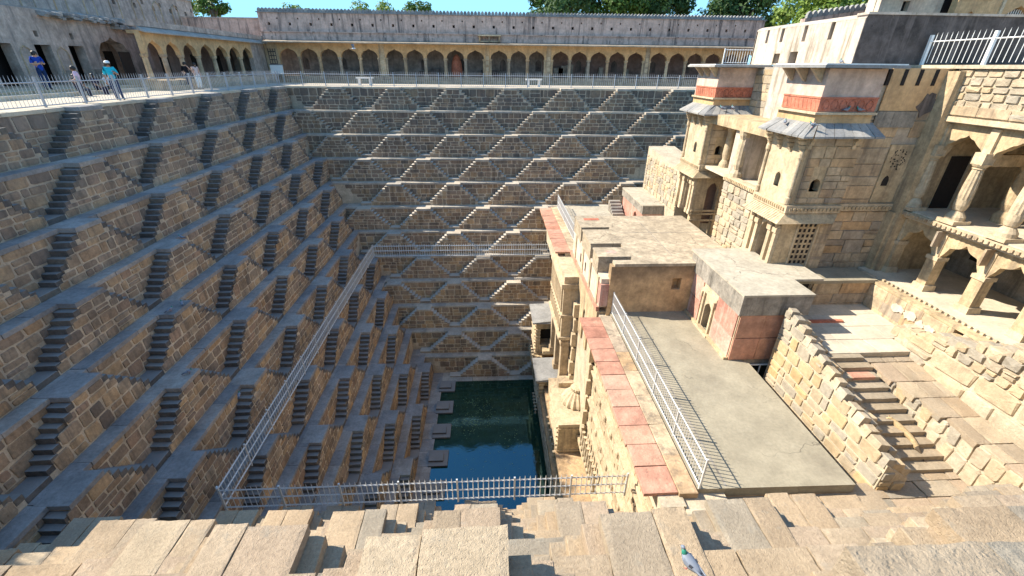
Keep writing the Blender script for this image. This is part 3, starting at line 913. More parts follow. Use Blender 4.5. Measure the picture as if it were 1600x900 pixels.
# small terrace behind, block on it
ft = thing('small_terrace', 'small pale cement terrace beyond the hall, beside the far stairs', 'terrace', (9, 30, -12))
part('floor', M['roofpale'], ft, (5.78, 13, 25.25, 36.2, -12, ZS))
part('joint', M['lichenwall'], ft, (6.7, 6.75, 25.4, 36, ZS-.1, ZS+.004))
fb = thing('roof_block', 'low square block with a dark stained front and smooth cement top', 'block', (12.3, 31.5, -8.95))
m = MB(); arch_panel(m, Frame('right', 10.95), 29.5, 34.4, -8.95, -7.6, 31, .35, -8.2, -7.9, th=.4); m.put('left_wall', M['pinkwash'], fb)
part('core', M['inner'], fb, (11.4, 13.7, 29.55, 34.3, -8.95, -7.6))
part('front_wall', M['pinkwash'], fb, (10.96, 13.7, 29.42, 29.55, -8.95, -7.62))
part('parapet', M['lichenwall'], fb, (10.86, 13.8, 29.36, 34.5, -7.62, -7.06))
part('roof', M['roofpale'], fb, (10.84, 13.82, 29.34, 34.52, -7.06, -6.98))
fst = thing('small_staircase', 'short flight of pale steps beside the low square block', 'stairs', (10.4, 30, -9))
for i in range(5):
    part('step', M['tread'], fst, (9.9, 10.8, 33.2+.3*i, 33.6+.3*i, ZS, ZS+.17*(i+1)))

# ------------------------------------------------------------------ red sandstone kiosk
kk = thing('red_kiosk', 'box shaped kiosk of red sandstone panels with a thick lichened roof edge', 'kiosk', (11, 16, ZS))
fk = Frame('right', 9.66); ffk = Frame('far', 14.0)
m = MB()
arch_panel(m, fk, 14.0, 18.1, ZS, -6.8, 16.25, .3, -7.95, -7.55, th=.35, cusp=.0)
m.put('left_wall', M['sand_light'], kk)
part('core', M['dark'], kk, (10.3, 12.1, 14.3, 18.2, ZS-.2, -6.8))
part('front_wall', M['lichenwall'], kk, (9.67, 12.2, 14.03, 14.3, ZS-.25, -6.8))
lib = slab_lib('pinkwash', jit=.008)
def panel(fr, ua, ub, za, zb, mat):
    m = MB(); m.fbox(fr, ua, ub, -.02, .045, za, zb); m.put('red_panel', M[mat], kk)
for za, zb in ((-8.92, -7.9), (-7.86, -6.84)):
    for ua, ub in ((9.7, 10.72), (10.75, 12.16)): panel(ffk, ua+rnd.uniform(-.02, .0), ub, za, zb, 'red')
    for ua, ub in ((14.05, 15.6), (16.95, 18.05)): panel(fk, ua, ub, za, zb, 'pinkwash')
m = MB()
for ua, ub in ((15.74, 15.86), (16.64, 16.76)): m.fbox(fk, ua, ub, 0, .09, ZS, -7.2)
m.fbox(fk, 15.6, 16.9, 0, .07, -7.2, -7.05); m.fbox(fk, 15.6, 16.9, 0, .2, ZS, ZS+.1)
m.put('door_frame', M['sand_light'], kk)
for u in (15.68, 16.82):
    m = MB(); m.fbox(fk, u-.06, u+.06, 0, .16, -7.45, -7.2); m.put('bracket', M['sand_light'], kk)
part('plinth_moulding', M['sand_plain'], kk, (9.5, 9.68, 14.0, 18.1, ZS, ZS+.12))
part('roof_edge', M['lichenwall'], kk, (9.56, 12.32, 13.9, 18.4, -6.8, -5.98))
part('roof', M['roofpale'], kk, (9.54, 12.34, 13.88, 18.6, -5.98, -5.9), (12.34, 13.6, 15.2, 17.0, -6.0, -5.905))
gt = thing('metal_gate', 'white metal gate in the dark opening under the red kiosk', 'gate', (11.3, 13.97, -10.6))
part('frame', M['whitemetal'], gt, (10.5, 12.1, 13.93, 13.97, -9.22, -9.17), (10.5, 12.1, 13.93, 13.97, -10.05, -10.0), (11.1, 11.14, 13.93, 13.97, -10.6, -9.2), (12.06, 12.1, 13.93, 13.97, -10.6, -9.2), (10.5, 10.54, 13.93, 13.97, -10.6, -9.2))
m = MB(); m.tube((11.12, 13.95, -10.55), (12.06, 13.95, -9.22), .02, n=4); m.put('brace', M['whitemetal'], gt)
part('dark_back', M['dark'], kk, (9.9, 12.4, 14.6, 14.7, -11, -9.2))
# ------------------------------------------------------------------ pavement, side stairs and walls on the right
g = MB()
g.box(4.9, 11.2, 5.9, 8.02, -9.6, -9.30); g.box(10.4, 11.2, 8.0, 14.1, -11, -10.7); g.box(11.2, 24, 4, 9.2, -9.7, -9.42)
structure('lower_pavement', M['near'], g)
pvs = thing('paving', 'worn beige paving stones at the foot of the side stairs', 'paving', (12.5, 7.5, -9.4))
fn = Frame('near', 0)
for i, y in enumerate((6.15, 6.7, 7.25, 7.8, 8.35)):
    slab_row(pvs, fn, 'near', 10.5 if y < 7.9 else 11.2, 16.5, y, y+.53, -9.33+.03*i*0, .12, ln=(.6, 1.3), gap=.02, name='paving_stone', zj=.02, grid=9)
slab_row(pvs, fn, 'near', 5.9, 10.5, 7.2, 7.9, -9.25, .2, ln=(.6, 1.2), gap=.03, name='paving_stone', zj=.03, grid=9)

st = thing('side_staircase', 'straight flight of worn stone steps running down between rubble walls', 'stairs', (13.1, 10.5, -9.4))
NS = 11
libs = slab_lib('near', grid=9)
libw = slab_lib('worn_step', grid=9)
SY0, SRUN, SZ0, SRISE = 8.62, .335, -9.20, .177
sxr = lambda i: 14.25-.09*i
for i in range(NS):
    z = SZ0 + SRISE*i; y = SY0 + SRUN*i; xr = sxr(i)+rnd.uniform(-.04, .04); xl = 12.02
    inst('step', libw[rnd.randrange(len(libw))], st, ((xl+xr)/2, y+.25, z), 0, (xr-xl, .52, .19))
part('red_step', M['red'], st, (12.5, 13.3, SY0+SRUN*8-.02, SY0+SRUN*8+.3, SZ0+SRISE*8-.1, SZ0+SRISE*8+.012))
m = MB()
for i in range(NS): m.box(12.0, sxr(i), SY0+SRUN*i+.06, 12.6, -9.9, SZ0+SRISE*i-.14)
m.put('stair_core', M['lime'], st)

sw_ = thing('stair_wall', 'broken rubble parapet wall on the left of the side stairs', 'wall', (11.6, 10.6, -11))
ztop = lambda y: -8.16 + (y-8.08)*(-6.62+8.16)/(12.6-8.08)
m = MB()
m.hexa([(11.2, 8.1, -11), (12.1, 8.1, -11), (12.1, 13.7, -11), (11.2, 13.7, -11), (11.25, 8.1, ztop(8.1)-.2), (12.08, 8.1, ztop(8.1)-.75), (12.08, 13.7, ztop(13.7)-.75), (11.25, 13.7, ztop(13.7)-.2)])
m.put('wall_core', M['lime'], sw_)
def spans_sw(za, zb):
    y0 = 8.1 + max(0, (zb+8.2)*(12.6-8.08)/1.54)
    return [(y0, 13.7)] if 13.7-y0 > .2 else []
masonry(sw_, Frame('right', 11.22), 'orange', spans_sw, -10.9, -6.4, ch=(.28, .52), sw=(.3, .95), depth=.035, gap=.05)
masonry(sw_, Frame('far', 13.7-5.6), 'orange', lambda a, b: [(11.25, 12.05)] if b < -8.7 else [(11.25, 11.6)] if b < -8.3 else [], -9.4, -8.25, ch=(.28, .4), sw=(.3, .5), depth=.05, gap=.04)
r4 = random.Random(4)
libr = slab_lib('rubble')
y = 8.15
while y < 13.6:
    L = r4.uniform(.3, .5); zq = ztop(y+L*.3)
    for x, dz in ((11.25, -.02), (11.55, -.26), (11.82, -.5)):
        wdt = r4.uniform(.25, .31); l2 = L*r4.uniform(.8, .98)
        inst('cap_stone', libr[r4.randrange(len(libr))], sw_, (x+.15, y+l2/2, zq+dz+r4.uniform(-.08, .05)), 0, (wdt, l2, .34), rot=(r4.uniform(-.06, .12), r4.uniform(.05, .3), r4.uniform(-.12, .12)))
    y += L

lw = thing('path_wall', 'low sunlit stone wall with a sloping path on top, right of the side stairs', 'wall', (14.7, 10, -9.6))
m = MB(); m.box(14.24, 15.4, 5, 8.6, -9.7, -8.2); m.hexa([(14.24, 8.6, -9.7), (15.4, 8.6, -9.7), (15.4, 12.6, -9.7), (13.4, 12.6, -9.7), (14.24, 8.6, -8.2), (15.4, 8.6, -8.2), (15.4, 12.6, -7.8), (13.4, 12.6, -7.8)]); m.put('wall_core', M['lime'], lw)
for i in range(16):
    yy = 6.0+.41*i; f = max(0, (yy-8.6)/4.0)
    zt_ = -8.02+.42*f; zb_ = -9.35+1.75*f; xx = 14.2-.85*f
    nrow = 2 if zt_-zb_ > .7 else 1
    if zt_-zb_ < .12: continue
    for q in range(nrow):
        z0, z1 = zb_+(zt_-zb_)*q/nrow, zb_+(zt_-zb_)*(q+1)/nrow
        place_stone(lw, Frame('right', xx), stone_lib('rubble'), yy, yy+.4, -.05, z0+.015, z1-.015, .07, 'stone')
yy = 5.0
while yy < 12.5:
    L = rnd.uniform(.5, 1.0); f = max(0, (yy+L/2-8.6)/4.0); xl = 14.2-.85*f
    x = xl
    while x < 15.25:
        wd = min(rnd.uniform(.45, .8), 15.36-x)
        if 15.36-x-wd < .2: wd = 15.36-x
        inst('path_stone', libs[rnd.randrange(len(libs))], lw, (x+wd/2, yy+L/2, -7.98+.42*f+rnd.uniform(-.01, .01)), 0, (wd*.985, L*.985, .2), rot=(.105 if yy+L/2 > 8.6 else 0, 0, 0))
        x += wd
    yy += L

court = thing('sunken_court', 'small sunken court of pale flagstones half in shade', 'court', (14.5, 14.4, -8))
part('court_floor_core', M['lime'], court, (12.1, 16.3, 12.2, 15.8, -8.3, -7.5))
slab_row(court, Frame('far', 15.7), 'pave', 12.15, 16.2, 0, .85, -7.38, .14, ln=(.8, 1.3), name='flagstone')
slab_row(court, Frame('far', 15.7), 'pave', 12.15, 16.2, .86, 1.75, -7.38, .14, ln=(.8, 1.3), name='flagstone')
slab_row(court, Frame('far', 15.7), 'pave', 12.15, 15.3, 2.66, 3.5, -7.4, .14, ln=(.8, 1.3), name='flagstone')
slab_row(court, Frame('far', 15.7), 'pave', 12.15, 16.2, 1.76, 2.65, -7.39, .14, ln=(.8, 1.3), name='flagstone')
part('sill', M['redband'], court, (12.6, 14.2, 14.2, 14.35, -7.4, -7.3))

cw = thing('court_wall', 'shaded wall of long brown stone blocks behind the sunken court', 'wall', (14.3, 15.8, -8))
part('wall_core', M['mortar'], cw, (12.0, 16.6, 15.72, 16.6, -8.4, -6.22))
ashlar(cw, Frame('far', 15.72), 'sand', 12.4, 16.2, -7.75, -6.3, ch=(.4, .55), sw=(.7, 1.6), depth=.05, gap=.03, skip=[(13.15, 13.5, -6.9, -6.3)])
part('opening', M['dark'], cw, (13.18, 13.48, 15.70, 15.76, -6.85, -6.35))
part('pillar', M['sand_plain'], cw, (13.6, 13.75, 15.6, 15.75, -7.7, -6.3))
part('coping', M['concrete'], cw, (12.0, 16.3, 15.55, 16.85, -6.3, -6.16))

rw = thing('retaining_wall', 'stained retaining wall with white patches below the lower arcade', 'wall', (16.6, 11.5, -9))
part('wall_core', M['sand_plain'], rw, (16.2, 17.6, 12.0, 15.72, -9, -6.3))
ashlar(rw, Frame('right', 16.2), 'sand', 12.2, 15.68, -7.75, -6.35, ch=(.4, .55), sw=(.6, 1.2), depth=.02, gap=.012)
r5 = random.Random(3)
for y, z, a, b in ((14.15, -6.72, .3, .17), (13.6, -6.74, .26, .2), (13.1, -6.85, .2, .16), (12.72, -6.8, .22, .15), (12.35, -6.9, .15, .13)):
    o = MB(); f_ = Frame('right', 16.15)
    pts = [(y+a*math.cos(t)*r5.uniform(.7, 1.2), z+b*math.sin(t)*r5.uniform(.6, 1.25)) for t in [k*math.pi/9 for k in range(18)]]
    o.face([f_(u, .008, v) for u, v in pts])
    for i in range(18):
        j = (i+1) % 18; o.face([f_(pts[i][0], -.02, pts[i][1]), f_(pts[j][0], -.02, pts[j][1]), f_(pts[j][0], .008, pts[j][1]), f_(pts[i][0], .008, pts[i][1])])
    o.put('plaster_patch', M['cream'], rw)

rb = thing('rubble_wall', 'high sunlit wall of big pale blocks under ragged small rubble courses', 'wall', (15.8, 9, -9))
zt2 = lambda y: -7.0 + max(0, (13.0-y))*.42
m = MB()
for i in range(12):
    y0 = 4 + .75*i; y1 = y0+.75
    m.box(15.32, 17.0, y0, y1, -9.5, zt2(y1)-.1)
m.put('wall_core', M['lime'], rb)
def sp_rb(za, zb):
    y1 = 13.0 - max(0, (zb-.05+7.0)/.42)
    return [(5.0, y1)] if y1 > 5.4 else []
fr_rb = Frame('right', 15.32)
masonry(rb, fr_rb, 'rubble', sp_rb, -8.05, -6.75, ch=(.5, .75), sw=(.9, 1.7), depth=.07, gap=.04)
masonry(rb, fr_rb, 'rubble', sp_rb, -6.75, -4.2, ch=(.24, .36), sw=(.28, .6), depth=.09, gap=.045)
y = 5.2
while y < 13.0:
    L = r4.uniform(.25, .45); x = 15.3
    while x < 16.6:
        wdt = r4.uniform(.25, .5)
        inst('cap_stone', libr[r4.randrange(len(libr))], rb, (x+wdt/2, y+L/2, zt2(y+L)+r4.uniform(-.06, .14)), 0, (wdt*.94, L*.94, r4.uniform(.25, .4)), rot=(r4.uniform(-.1, .1), r4.uniform(-.1, .1), r4.uniform(-.2, .2)))
        x += wdt
    y += L

# ------------------------------------------------------------------ two storey arcade wing on the right
aw = thing('arcade_wing', 'two storey sandstone arcade wing with fluted columns above square piers', 'building', (19, 11, -6.3))
part('lower_floor', M['pave'], aw, (16.6, 22, 6, 17.0, -6.6, -6.2))
part('floor_edge', M['sand_plain'], aw, (16.18, 16.62, 10, 15.72, -6.32, -6.22))
for i in range(26):
    y = 10.1+.215*i
    part('edge_dentil', M['sand_light'], aw, (16.5, 16.58, y, y+.1, -6.215, -6.13)) if i % 1 == 0 else None
part('upper_floor', M['pave'], aw, (17.25, 22, 6, 17.0, -3.72, -3.4))
part('upper_floor_edge', M['sand_light'], aw, (17.1, 17.26, 6, 16.75, -3.62, -3.45))
for i in range(50):
    y = 7.0+.195*i
    m = MB(); m.box(17.04, 17.12, y, y+.11, -3.58, -3.48); m.put('dentil', M['sand'], aw)
fa = Frame('right', 17.5)
bays = [16.6, 14.8, 13.0, 11.2, 9.4, 7.6]
for a, b in zip(bays[:-1], bays[1:]):
    m = MB(); c = (a+b)/2
    arch_panel(m, Frame('right', 17.42), b, a, -4.75, -3.72, c, .72, -4.72, -4.0, th=.26, cusp=.1, lobes=4, n=28)
    m.put('lower_arch', M['sand_plain'], aw)
    m = MB(); arch_panel(m, fa, b, a, -1.3, -.02, c, .8, -1.28, -.32, th=.3, cusp=.07, lobes=5, n=32)
    m.put('upper_arch', M['sand_plain'], aw)
for y in bays:
    m = MB(); x = 17.55; s = .2
    m.hexa([(x-.27, y-.27, -6.2), (x+.27, y-.27, -6.2), (x+.27, y+.27, -6.2), (x-.27, y+.27, -6.2), (x-.25, y-.25, -5.95), (x+.25, y-.25, -5.95), (x+.25, y+.25, -5.95), (x-.25, y+.25, -5.95)])
    m.put('pier_base', M['sand_light'], aw)
    m = MB(); m.hexa([(x-s, y-s, -5.95), (x+s, y-s, -5.95), (x+s, y+s, -5.95), (x-s, y+s, -5.95), (x-s, y-s, -4.9), (x+s, y-s, -4.9), (x+s, y+s, -4.9), (x-s, y+s, -4.9)])
    m.put('pier', M['sand_plain'], aw)
    m = MB(); m.box(x-.24, x+.24, y-.24, y+.24, -4.9, -4.75); m.box(x-.17, x-.05, y-.14, y+.14, -4.75, -3.8); m.put('pier_capital', M['sand_light'], aw)
    m = MB(); m.box(17.05, 17.4, y-.04, y+.04, -4.35, -3.75); m.put('strut', M['sand'], aw)
    # upper column: square foot, bulb, fluted tapering shaft, capital
    x = 17.45
    m = MB(); m.box(x-.34, x+.34, y-.34, y+.34, -3.4, -3.26); m.put('column_foot', M['sand_light'], aw)
    m = MB(); m.lathe([(.3, -3.26), (.29, -3.12), (.2, -2.98), (.155, -2.92), (.19, -2.88), (.23, -2.7), (.22, -2.5)], (x, y, 0), 16); m.put('column_bulb', M['sand_light'], aw)
    m = MB(); m.lathe([(.22, -2.5), (.21, -2.1), (.185, -1.7), (.165, -1.42)], (x, y, 0), 24, .1); m.put('column_shaft', M['sand_light'], aw)
    m = MB(); m.lathe([(.165, -1.42), (.2, -1.39), (.17, -1.36), (.22, -1.3), (.26, -1.22)], (x, y, 0), 16); m.box(x-.2, x+.22, y-.2, y+.2, -1.25, -.85); m.put('column_capital', M['sand_light'], aw)
    part('pilaster', M['sand_light'], aw, (17.4, 17.55, y-.14, y+.14, -.9, -.06))
# second inner row of columns and rear walls
for y in bays[1:4]:
    m = MB(); m.lathe([(.33, -3.4), (.33, -3.15), (.2, -2.95), (.26, -2.7), (.24, -2.2), (.2, -1.5), (.28, -1.3)], (19.4, y, 0), 16); m.put('inner_column', M['sand_plain'], aw)
    part('inner_beam', M['sand_plain'], aw, (17.6, 19.5, y-.12, y+.12, -1.3, -.9))
part('rear_wall', M['ochre'], aw, (21.4, 22, 3, 17, -6.2, 1.5))
part('rear_wall_lower', M['lichenwall'], aw, (20.4, 21.4, 6, 17, -6.2, -3.72))
part('rear_door', M['dark'], aw, (20.3, 20.42, 11.3, 12.0, -5.6, -4.7), (20.3, 20.42, 15.2, 15.9, -5.4, -4.6))
part('end_wall', M['sand_plain'], aw, (17.5, 22, 16.7, 17.2, -6.2, 1.7))
part('side_door', M['dark'], aw, (18.3, 19.1, 16.66, 16.72, -3.4, -1.3))
part('side_door_frame', M['sand'], aw, (19.1, 19.3, 16.6, 16.72, -3.4, -1.2))
part('ceiling', M['sand_plain'], aw, (17.8, 22, 6, 17, -.05, .2))
m = MB(); m.box(17.3, 18.0, 4.5, 16.9, -.02, 1.78); m.put('upper_wall_core', M['lime'], aw)
part('string_course', M['sand_light'], aw, (17.2, 17.4, 5, 16.9, .02, .2))
masonry(aw, Frame('right', 17.3), 'rubble', lambda a, b: [(6.5, 16.8)], .24, 1.76, ch=(.2, .32), sw=(.3, .65), depth=.07, gap=.03)
slab_row(aw, Frame('right', 17.3), 'sand', 6.5, 16.8, -.02, .08, .56, .3, ln=(.9, 1.6), name='band_slab')
part('roof_terrace', M['lime'], aw, (17.15, 26, 4.5, 19, 1.78, 1.9))

# ------------------------------------------------------------------ the two jharokha towers
def tower(label, yf, depth, full=True):
    t = thing('tower', label, 'tower', (13.4, yf+depth/2, -6.2), 'projecting balcony towers')
    F_, L_ = Frame('far', yf), Frame('right', 12.28)
    x0, x1 = 12.28, 14.5
    y0, y1 = yf, yf+depth
    # lower storey
    m = MB()
    arch_panel(m, L_, y0+.02, y1, -6.3, -3.72, y0+1.0, .34, -4.7, -4.25, th=.35, cusp=.08, lobes=3)
    m.put('lower_side_wall', M['sand_light'], t)
    if full:
        hl = [(13.1+.2*i, 13.2+.2*i, -5.9+.24*j, -5.76+.24*j) for i in range(4) for j in range(8)]
        m = MB(); rect_panel(m, F_, x0+.006, x1, -6.4, -3.72, [], 0, .3)
        m.put('lower_front_wall', M['sand_plain'], t)
        part('lattice_frame', M['sand_light'], t, (12.95, 13.02, y0-.05, y0, -6.1, -3.95), (13.85, 13.92, y0-.05, y0, -6.1, -3.95), (12.95, 13.92, y0-.05, y0, -3.95, -3.85))
        m = MB()
        for a, b, c, d in hl: m.box(a, b, y0-.012, y0+.02, c+.0, d)
        m.put('lattice_holes', M['dark'], t)
        ashlar(t, F_, 'sand', 14.0, x1, -6.1, -3.8, ch=(.3, .45), sw=(.25, .5), depth=.025)
    else:
        m = MB(); arch_panel(m, F_, x0+.006, x1, -7.6, -3.72, 13.35, .36, -4.75, -4.3, th=.35, cusp=.08, lobes=3); m.put('lower_front_wall', M['sand_plain'], t)
        for z in (-6.6, -6.2, -6.0): part('base_moulding', M['sand_plain'], t, (x0-.06, x1, y0-.07, y0, z-.08, z+.03))
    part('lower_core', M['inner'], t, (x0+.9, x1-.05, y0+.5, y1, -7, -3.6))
    for y in ([y0+.12, y0+.52, y0+1.48, y0+1.9] if full else [y0+.12, y0+.5, y0+1.5, y0+2.2]):
        if y > y1: continue
        m = MB(); m.box(x0-.14, x0, y-.1, y+.1, -6.25, -4.2); m.box(x0-.2, x0, y-.14, y+.14, -4.5, -4.3); m.box(x0-.18, x0, y-.13, y+.13, -6.25, -6.0)
        m.put('pilaster', M['sand_light'], t)
        m = MB(); m.hexa([(x0-.12, y-.06, -4.3), (x0, y-.06, -4.3), (x0, y+.06, -4.3), (x0-.12, y+.06, -4.3), (x0-.36, y-.06, -3.85), (x0, y-.06, -3.85), (x0, y+.06, -3.85), (x0-.36, y+.06, -3.85)])
        m.put('bracket', M['sand_light'], t)
    # sloping ribbed hood and mid cornice
    m = MB(); m.hexa([(x0-.5, y0-.35, -3.98), (x1-.3, y0-.35, -3.98), (x1-.3, y1, -3.98), (x0-.5, y1, -3.98), (x0-.06, y0-.06, -3.62), (x1, y0-.06, -3.62), (x1, y1, -3.62), (x0-.06, y1, -3.62)])
    m.put('hood', M['sand_plain'], t)
    for i in range(int((y1-y0)/.16)):
        y = y0+.05+.16*i
        m = MB(); m.hexa([(x0-.52, y, -3.98), (x0-.4, y, -3.98), (x0-.4, y+.07, -3.98), (x0-.52, y+.07, -3.98), (x0-.1, y, -3.63), (x0-.02, y, -3.6), (x0-.02, y+.07, -3.6), (x0-.1, y+.07, -3.63)])
        m.put('hood_rib', M['sand_light'], t)
    m = MB()
    m.box(x0-.12, x1+.02, y0-.12, y1, -3.6, -3.28); m.put('mid_cornice', M['sand_light'], t)
    for i in range(int((y1-y0)/.15)):
        y = y0+.15*i; m = MB(); m.box(x0-.18, x0-.12, y, y+.09, -3.5, -3.38); m.put('dentil', M['sand_plain'], t)
    for i in range(14):
        x = x0+.16*i; m = MB(); m.box(x, x+.09, y0-.18, y0-.12, -3.5, -3.38); m.put('dentil', M['sand_plain'], t)
    # upper storey
    m2 = MB()
    arch_panel(m2, L_, y0+.02, y1, -2.75, -.35, y0+1.15, .17, -2.35, -2.15, th=.35, n=10, open_bottom=False)
    m2.put('upper_side_wall', M['sand_light'], t)
    part('upper_side_base', M['sand_light'], t, (x0, x0+.35, y0+.02, y1, -3.28, -2.75))
    m2 = MB(); arch_panel(m2, F_, x0+.006, x1, -2.72, -.35, 13.15, .2, -2.4, -2.2, th=.35, n=10, open_bottom=False); m2.put('upper_front_wall', M['sand_plain'], t)
    part('upper_front_base', M['sand_plain'], t, (x0+.006, x1, y0, y0+.35, -3.28, -2.72))
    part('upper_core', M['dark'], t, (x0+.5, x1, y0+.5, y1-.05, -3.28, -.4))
    ashlar(t, F_, 'sand', 12.5, x1, -3.2, -.5, ch=(.2, .48), sw=(.25, .9), depth=.05, skip=[(12.88, 13.42, -2.78, -2.0)])
    for y in (y0+.06, y1-.1):
        m = MB(); m.lathe([(.1, -3.25), (.1, -3.0), (.06, -2.95), (.075, -2.6), (.06, -1.5), (.1, -1.4), (.1, -1.25), (.05, -1.1)], (x0-.05, y, 0), 10); m.put('corner_shaft', M['sand_light'], t)
    for y in [y0+.1+i*(y1-y0-.2)/3 for i in range(4)]:
        m = MB()
        for q in range(5): m.hexa([(x0-.06-.07*q, y-.07, -1.25+.17*q), (x0, y-.07, -1.25+.17*q), (x0, y+.07, -1.25+.17*q), (x0-.06-.07*q, y+.07, -1.25+.17*q), (x0-.14-.08*q, y-.07, -1.11+.17*q), (x0, y-.07, -1.11+.17*q), (x0, y+.07, -1.11+.17*q), (x0-.14-.08*q, y+.07, -1.11+.17*q)])
        m.put('eave_bracket', M['sand_light'], t)
    for x in (x0+.1, x1-.35):
        m = MB()
        for q in range(4): m.box(x-.07, x+.07, y0-.1-.08*q, y0, -1.05+.16*q, -.9+.16*q)
        m.put('eave_bracket', M['sand_light'], t)
    # stone chajja made of separate sloping slabs
    zc, zi, e = -.50, -.08, .72
    n = 9
    for i in range(n):
        ya, yb = y0-e+(y1-y0+e)*i/n, y0-e+(y1-y0+e)*(i+1)/n-.015
        yia, yib = y0-.05+(y1-y0+.05)*i/n, y0-.05+(y1-y0+.05)*(i+1)/n-.015
        d = rnd.uniform(-.03, .03)
        m = MB(); m.hexa([(x0-e+d, ya, zc-.07), (x0+.05, yia, zi-.07), (x0+.05, yib, zi-.07), (x0-e+d, yb, zc-.07), (x0-e+d, ya, zc), (x0+.05, yia, zi), (x0+.05, yib, zi), (x0-e+d, yb, zc)])
        m.put('eave_slab', M['greystone'], t)
    n = 8
    for i in range(n):
        xa, xb = x0-e+(x1-x0+e+.2)*i/n, x0-e+(x1-x0+e+.2)*(i+1)/n-.015
        xia, xib = x0-.05+(x1-x0+.2)*i/n, x0-.05+(x1-x0+.2)*(i+1)/n-.015
        d = rnd.uniform(-.03, .03)
        m = MB(); m.hexa([(xa, y0-e+d, zc-.07), (xb, y0-e+d, zc-.07), (xib, y0+.05, zi-.07), (xia, y0+.05, zi-.07), (xa, y0-e+d, zc), (xb, y0-e+d, zc), (xib, y0+.05, zi), (xia, y0+.05, zi)])
        m.put('eave_slab', M['greystone'], t)
    # attic with red frieze
    part('attic_base', M['ochre'], t, (x0, x1, y0, y1, -.4, .22))
    part('attic_ledge', M['sand_light'], t, (x0-.14, x1+.05, y0-.14, y1, .2, .28))
    part('attic', M['attic'], t, (x0+.02, x1, y0+.02, y1, .28, 1.74))
    part('frieze', M['redband'], t, (x0-.012, x1+.0, y0-.012, y1-.15, .3, .76), (x0-.04, x1, y0-.04, y1-.15, .74, .8))
    for i in range(9):
        y = y0+.12+(y1-y0-.4)*i/8; m = MB(); m.tube((x0-.02, y, .36), (x0-.02, y+.1, .68), .016, n=4); m.put('frieze_ridge', M['redband'], t)
    for i in range(6):
        x = x0+.25+i*.34
        m = MB(); pts = [(x+.13*math.cos(a), y0-.03, .53+.17*math.sin(a)) for a in [k*math.pi/5 for k in range(11)]]
        for a, b in zip(pts[:-1], pts[1:]): m.tube(a, b, .014, n=4)
        m.put('frieze_ring', M['redband'], t)
    part('top_eave', M['greystone'], t, (x0-.62, x1+.25, y0-.6, y1+.15, 1.76, 1.86))
    part('top_rim', M['white'], t, (x0-.55, x1+.2, y0-.53, y1+.1, 1.86, 1.9))
    for y in (y0+.3, y0+1.2, y0+2.0):
        m = MB(); m.hexa([(x0-.05, y-.06, 1.3), (x0, y-.06, 1.3), (x0, y+.06, 1.3), (x0-.05, y+.06, 1.3), (x0-.5, y-.06, 1.75), (x0, y-.06, 1.75), (x0, y+.06, 1.75), (x0-.5, y+.06, 1.75)])
        m.put('top_bracket', M['sand_light'], t)
    return t
tower('near tower with a red frieze, grey slab eave and pierced stone lattice at its foot', 16.8, 2.35, True)
tower('far tower with a red frieze and grey eave, in front of the far stairs', 25.0, 2.6, False)

# wall behind and between the towers, panel wall to the right
bw = thing('tower_wall', 'stained sandstone wall behind and beside the two towers', 'wall', (14.8, 22, -8))
part('wall_core', M['mortar'], bw, (14.5, 17.5, 17.12, 19.0, -8, 1.78), (14.3, 17.0, 19.0, 27.6, -8, 1.78))
ashlar(bw, Frame('far', 17.12), 'sand', 14.5, 17.3, -6.35, .3, ch=(.3, .62), sw=(.5, 1.6), depth=.055, gap=.03, skip=[(15.95, 16.95, -3.3, -.9), (16.0, 16.5, -.3, .4)])
part('ochre_panel', M['ochre'], bw, (14.9, 17.3, 17.06, 17.14, .32, 1.78))
for x in (14.75, 15.35, 15.95, 16.55, 17.05):
    part('drain_slot', M['dark'], bw, (x, x+.14, 17.04, 17.1, 1.2, 1.74))
part('grey_course', M['lichenwall'], bw, (14.85, 15.55, 17.03, 17.14, -.28, .3), (15.57, 16.5, 17.035, 17.14, -.28, .3))
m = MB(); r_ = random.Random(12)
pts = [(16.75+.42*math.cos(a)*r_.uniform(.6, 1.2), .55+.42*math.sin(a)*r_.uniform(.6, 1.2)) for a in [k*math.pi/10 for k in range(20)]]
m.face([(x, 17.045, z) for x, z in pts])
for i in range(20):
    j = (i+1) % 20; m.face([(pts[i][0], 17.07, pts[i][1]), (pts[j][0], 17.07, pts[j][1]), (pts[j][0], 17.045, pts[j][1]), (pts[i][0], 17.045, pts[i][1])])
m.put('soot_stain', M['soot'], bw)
part('string_course', M['sand_light'], bw, (14.5, 17.2, 16.98, 17.12, -3.6, -3.3))
for i in range(16):
    x = 14.55+.165*i; m = MB(); m.box(x, x+.1, 16.93, 16.985, -3.53, -3.4); m.put('dentil', M['sand_plain'], bw)
part('niche_panel', M['sand_plain'], bw, (15.97, 16.93, 17.05, 17.13, -3.25, -.92))
m = MB(); 
for (u, z) in ((16.15, -2.55), (16.05, -.1)): 
    m.face([(u, 17.04, z), (u+.26, 17.04, z), (u+.26, 17.04, z+.25), (u+.21, 17.04, z+.36), (u+.13, 17.04, z+.42), (u+.05, 17.04, z+.36), (u, 17.04, z+.25)])
    m.box(u, u+.26, 17.041, 17.05, z, z+.2)
m.put('niche', M['dark'], bw)
m = MB(); r6 = random.Random(6)
for i in range(40):
    a, rr = r6.uniform(0, 6.28), r6.random()**.5
    x, z = 16.45+.34*rr*math.cos(a), -1.5+.42*rr*math.sin(a)
    s = .022
    m.box(x-s, x+s, 17.042, 17.06, z-s, z+s)
m.put('pierced_rosette', M['dark'], bw)
part('corner_pier', M['sand_plain'], bw, (17.0, 17.5, 16.55, 17.1, -6.2, 1.7), (16.9, 17.2, 16.7, 17.1, -6.2, -3.6))
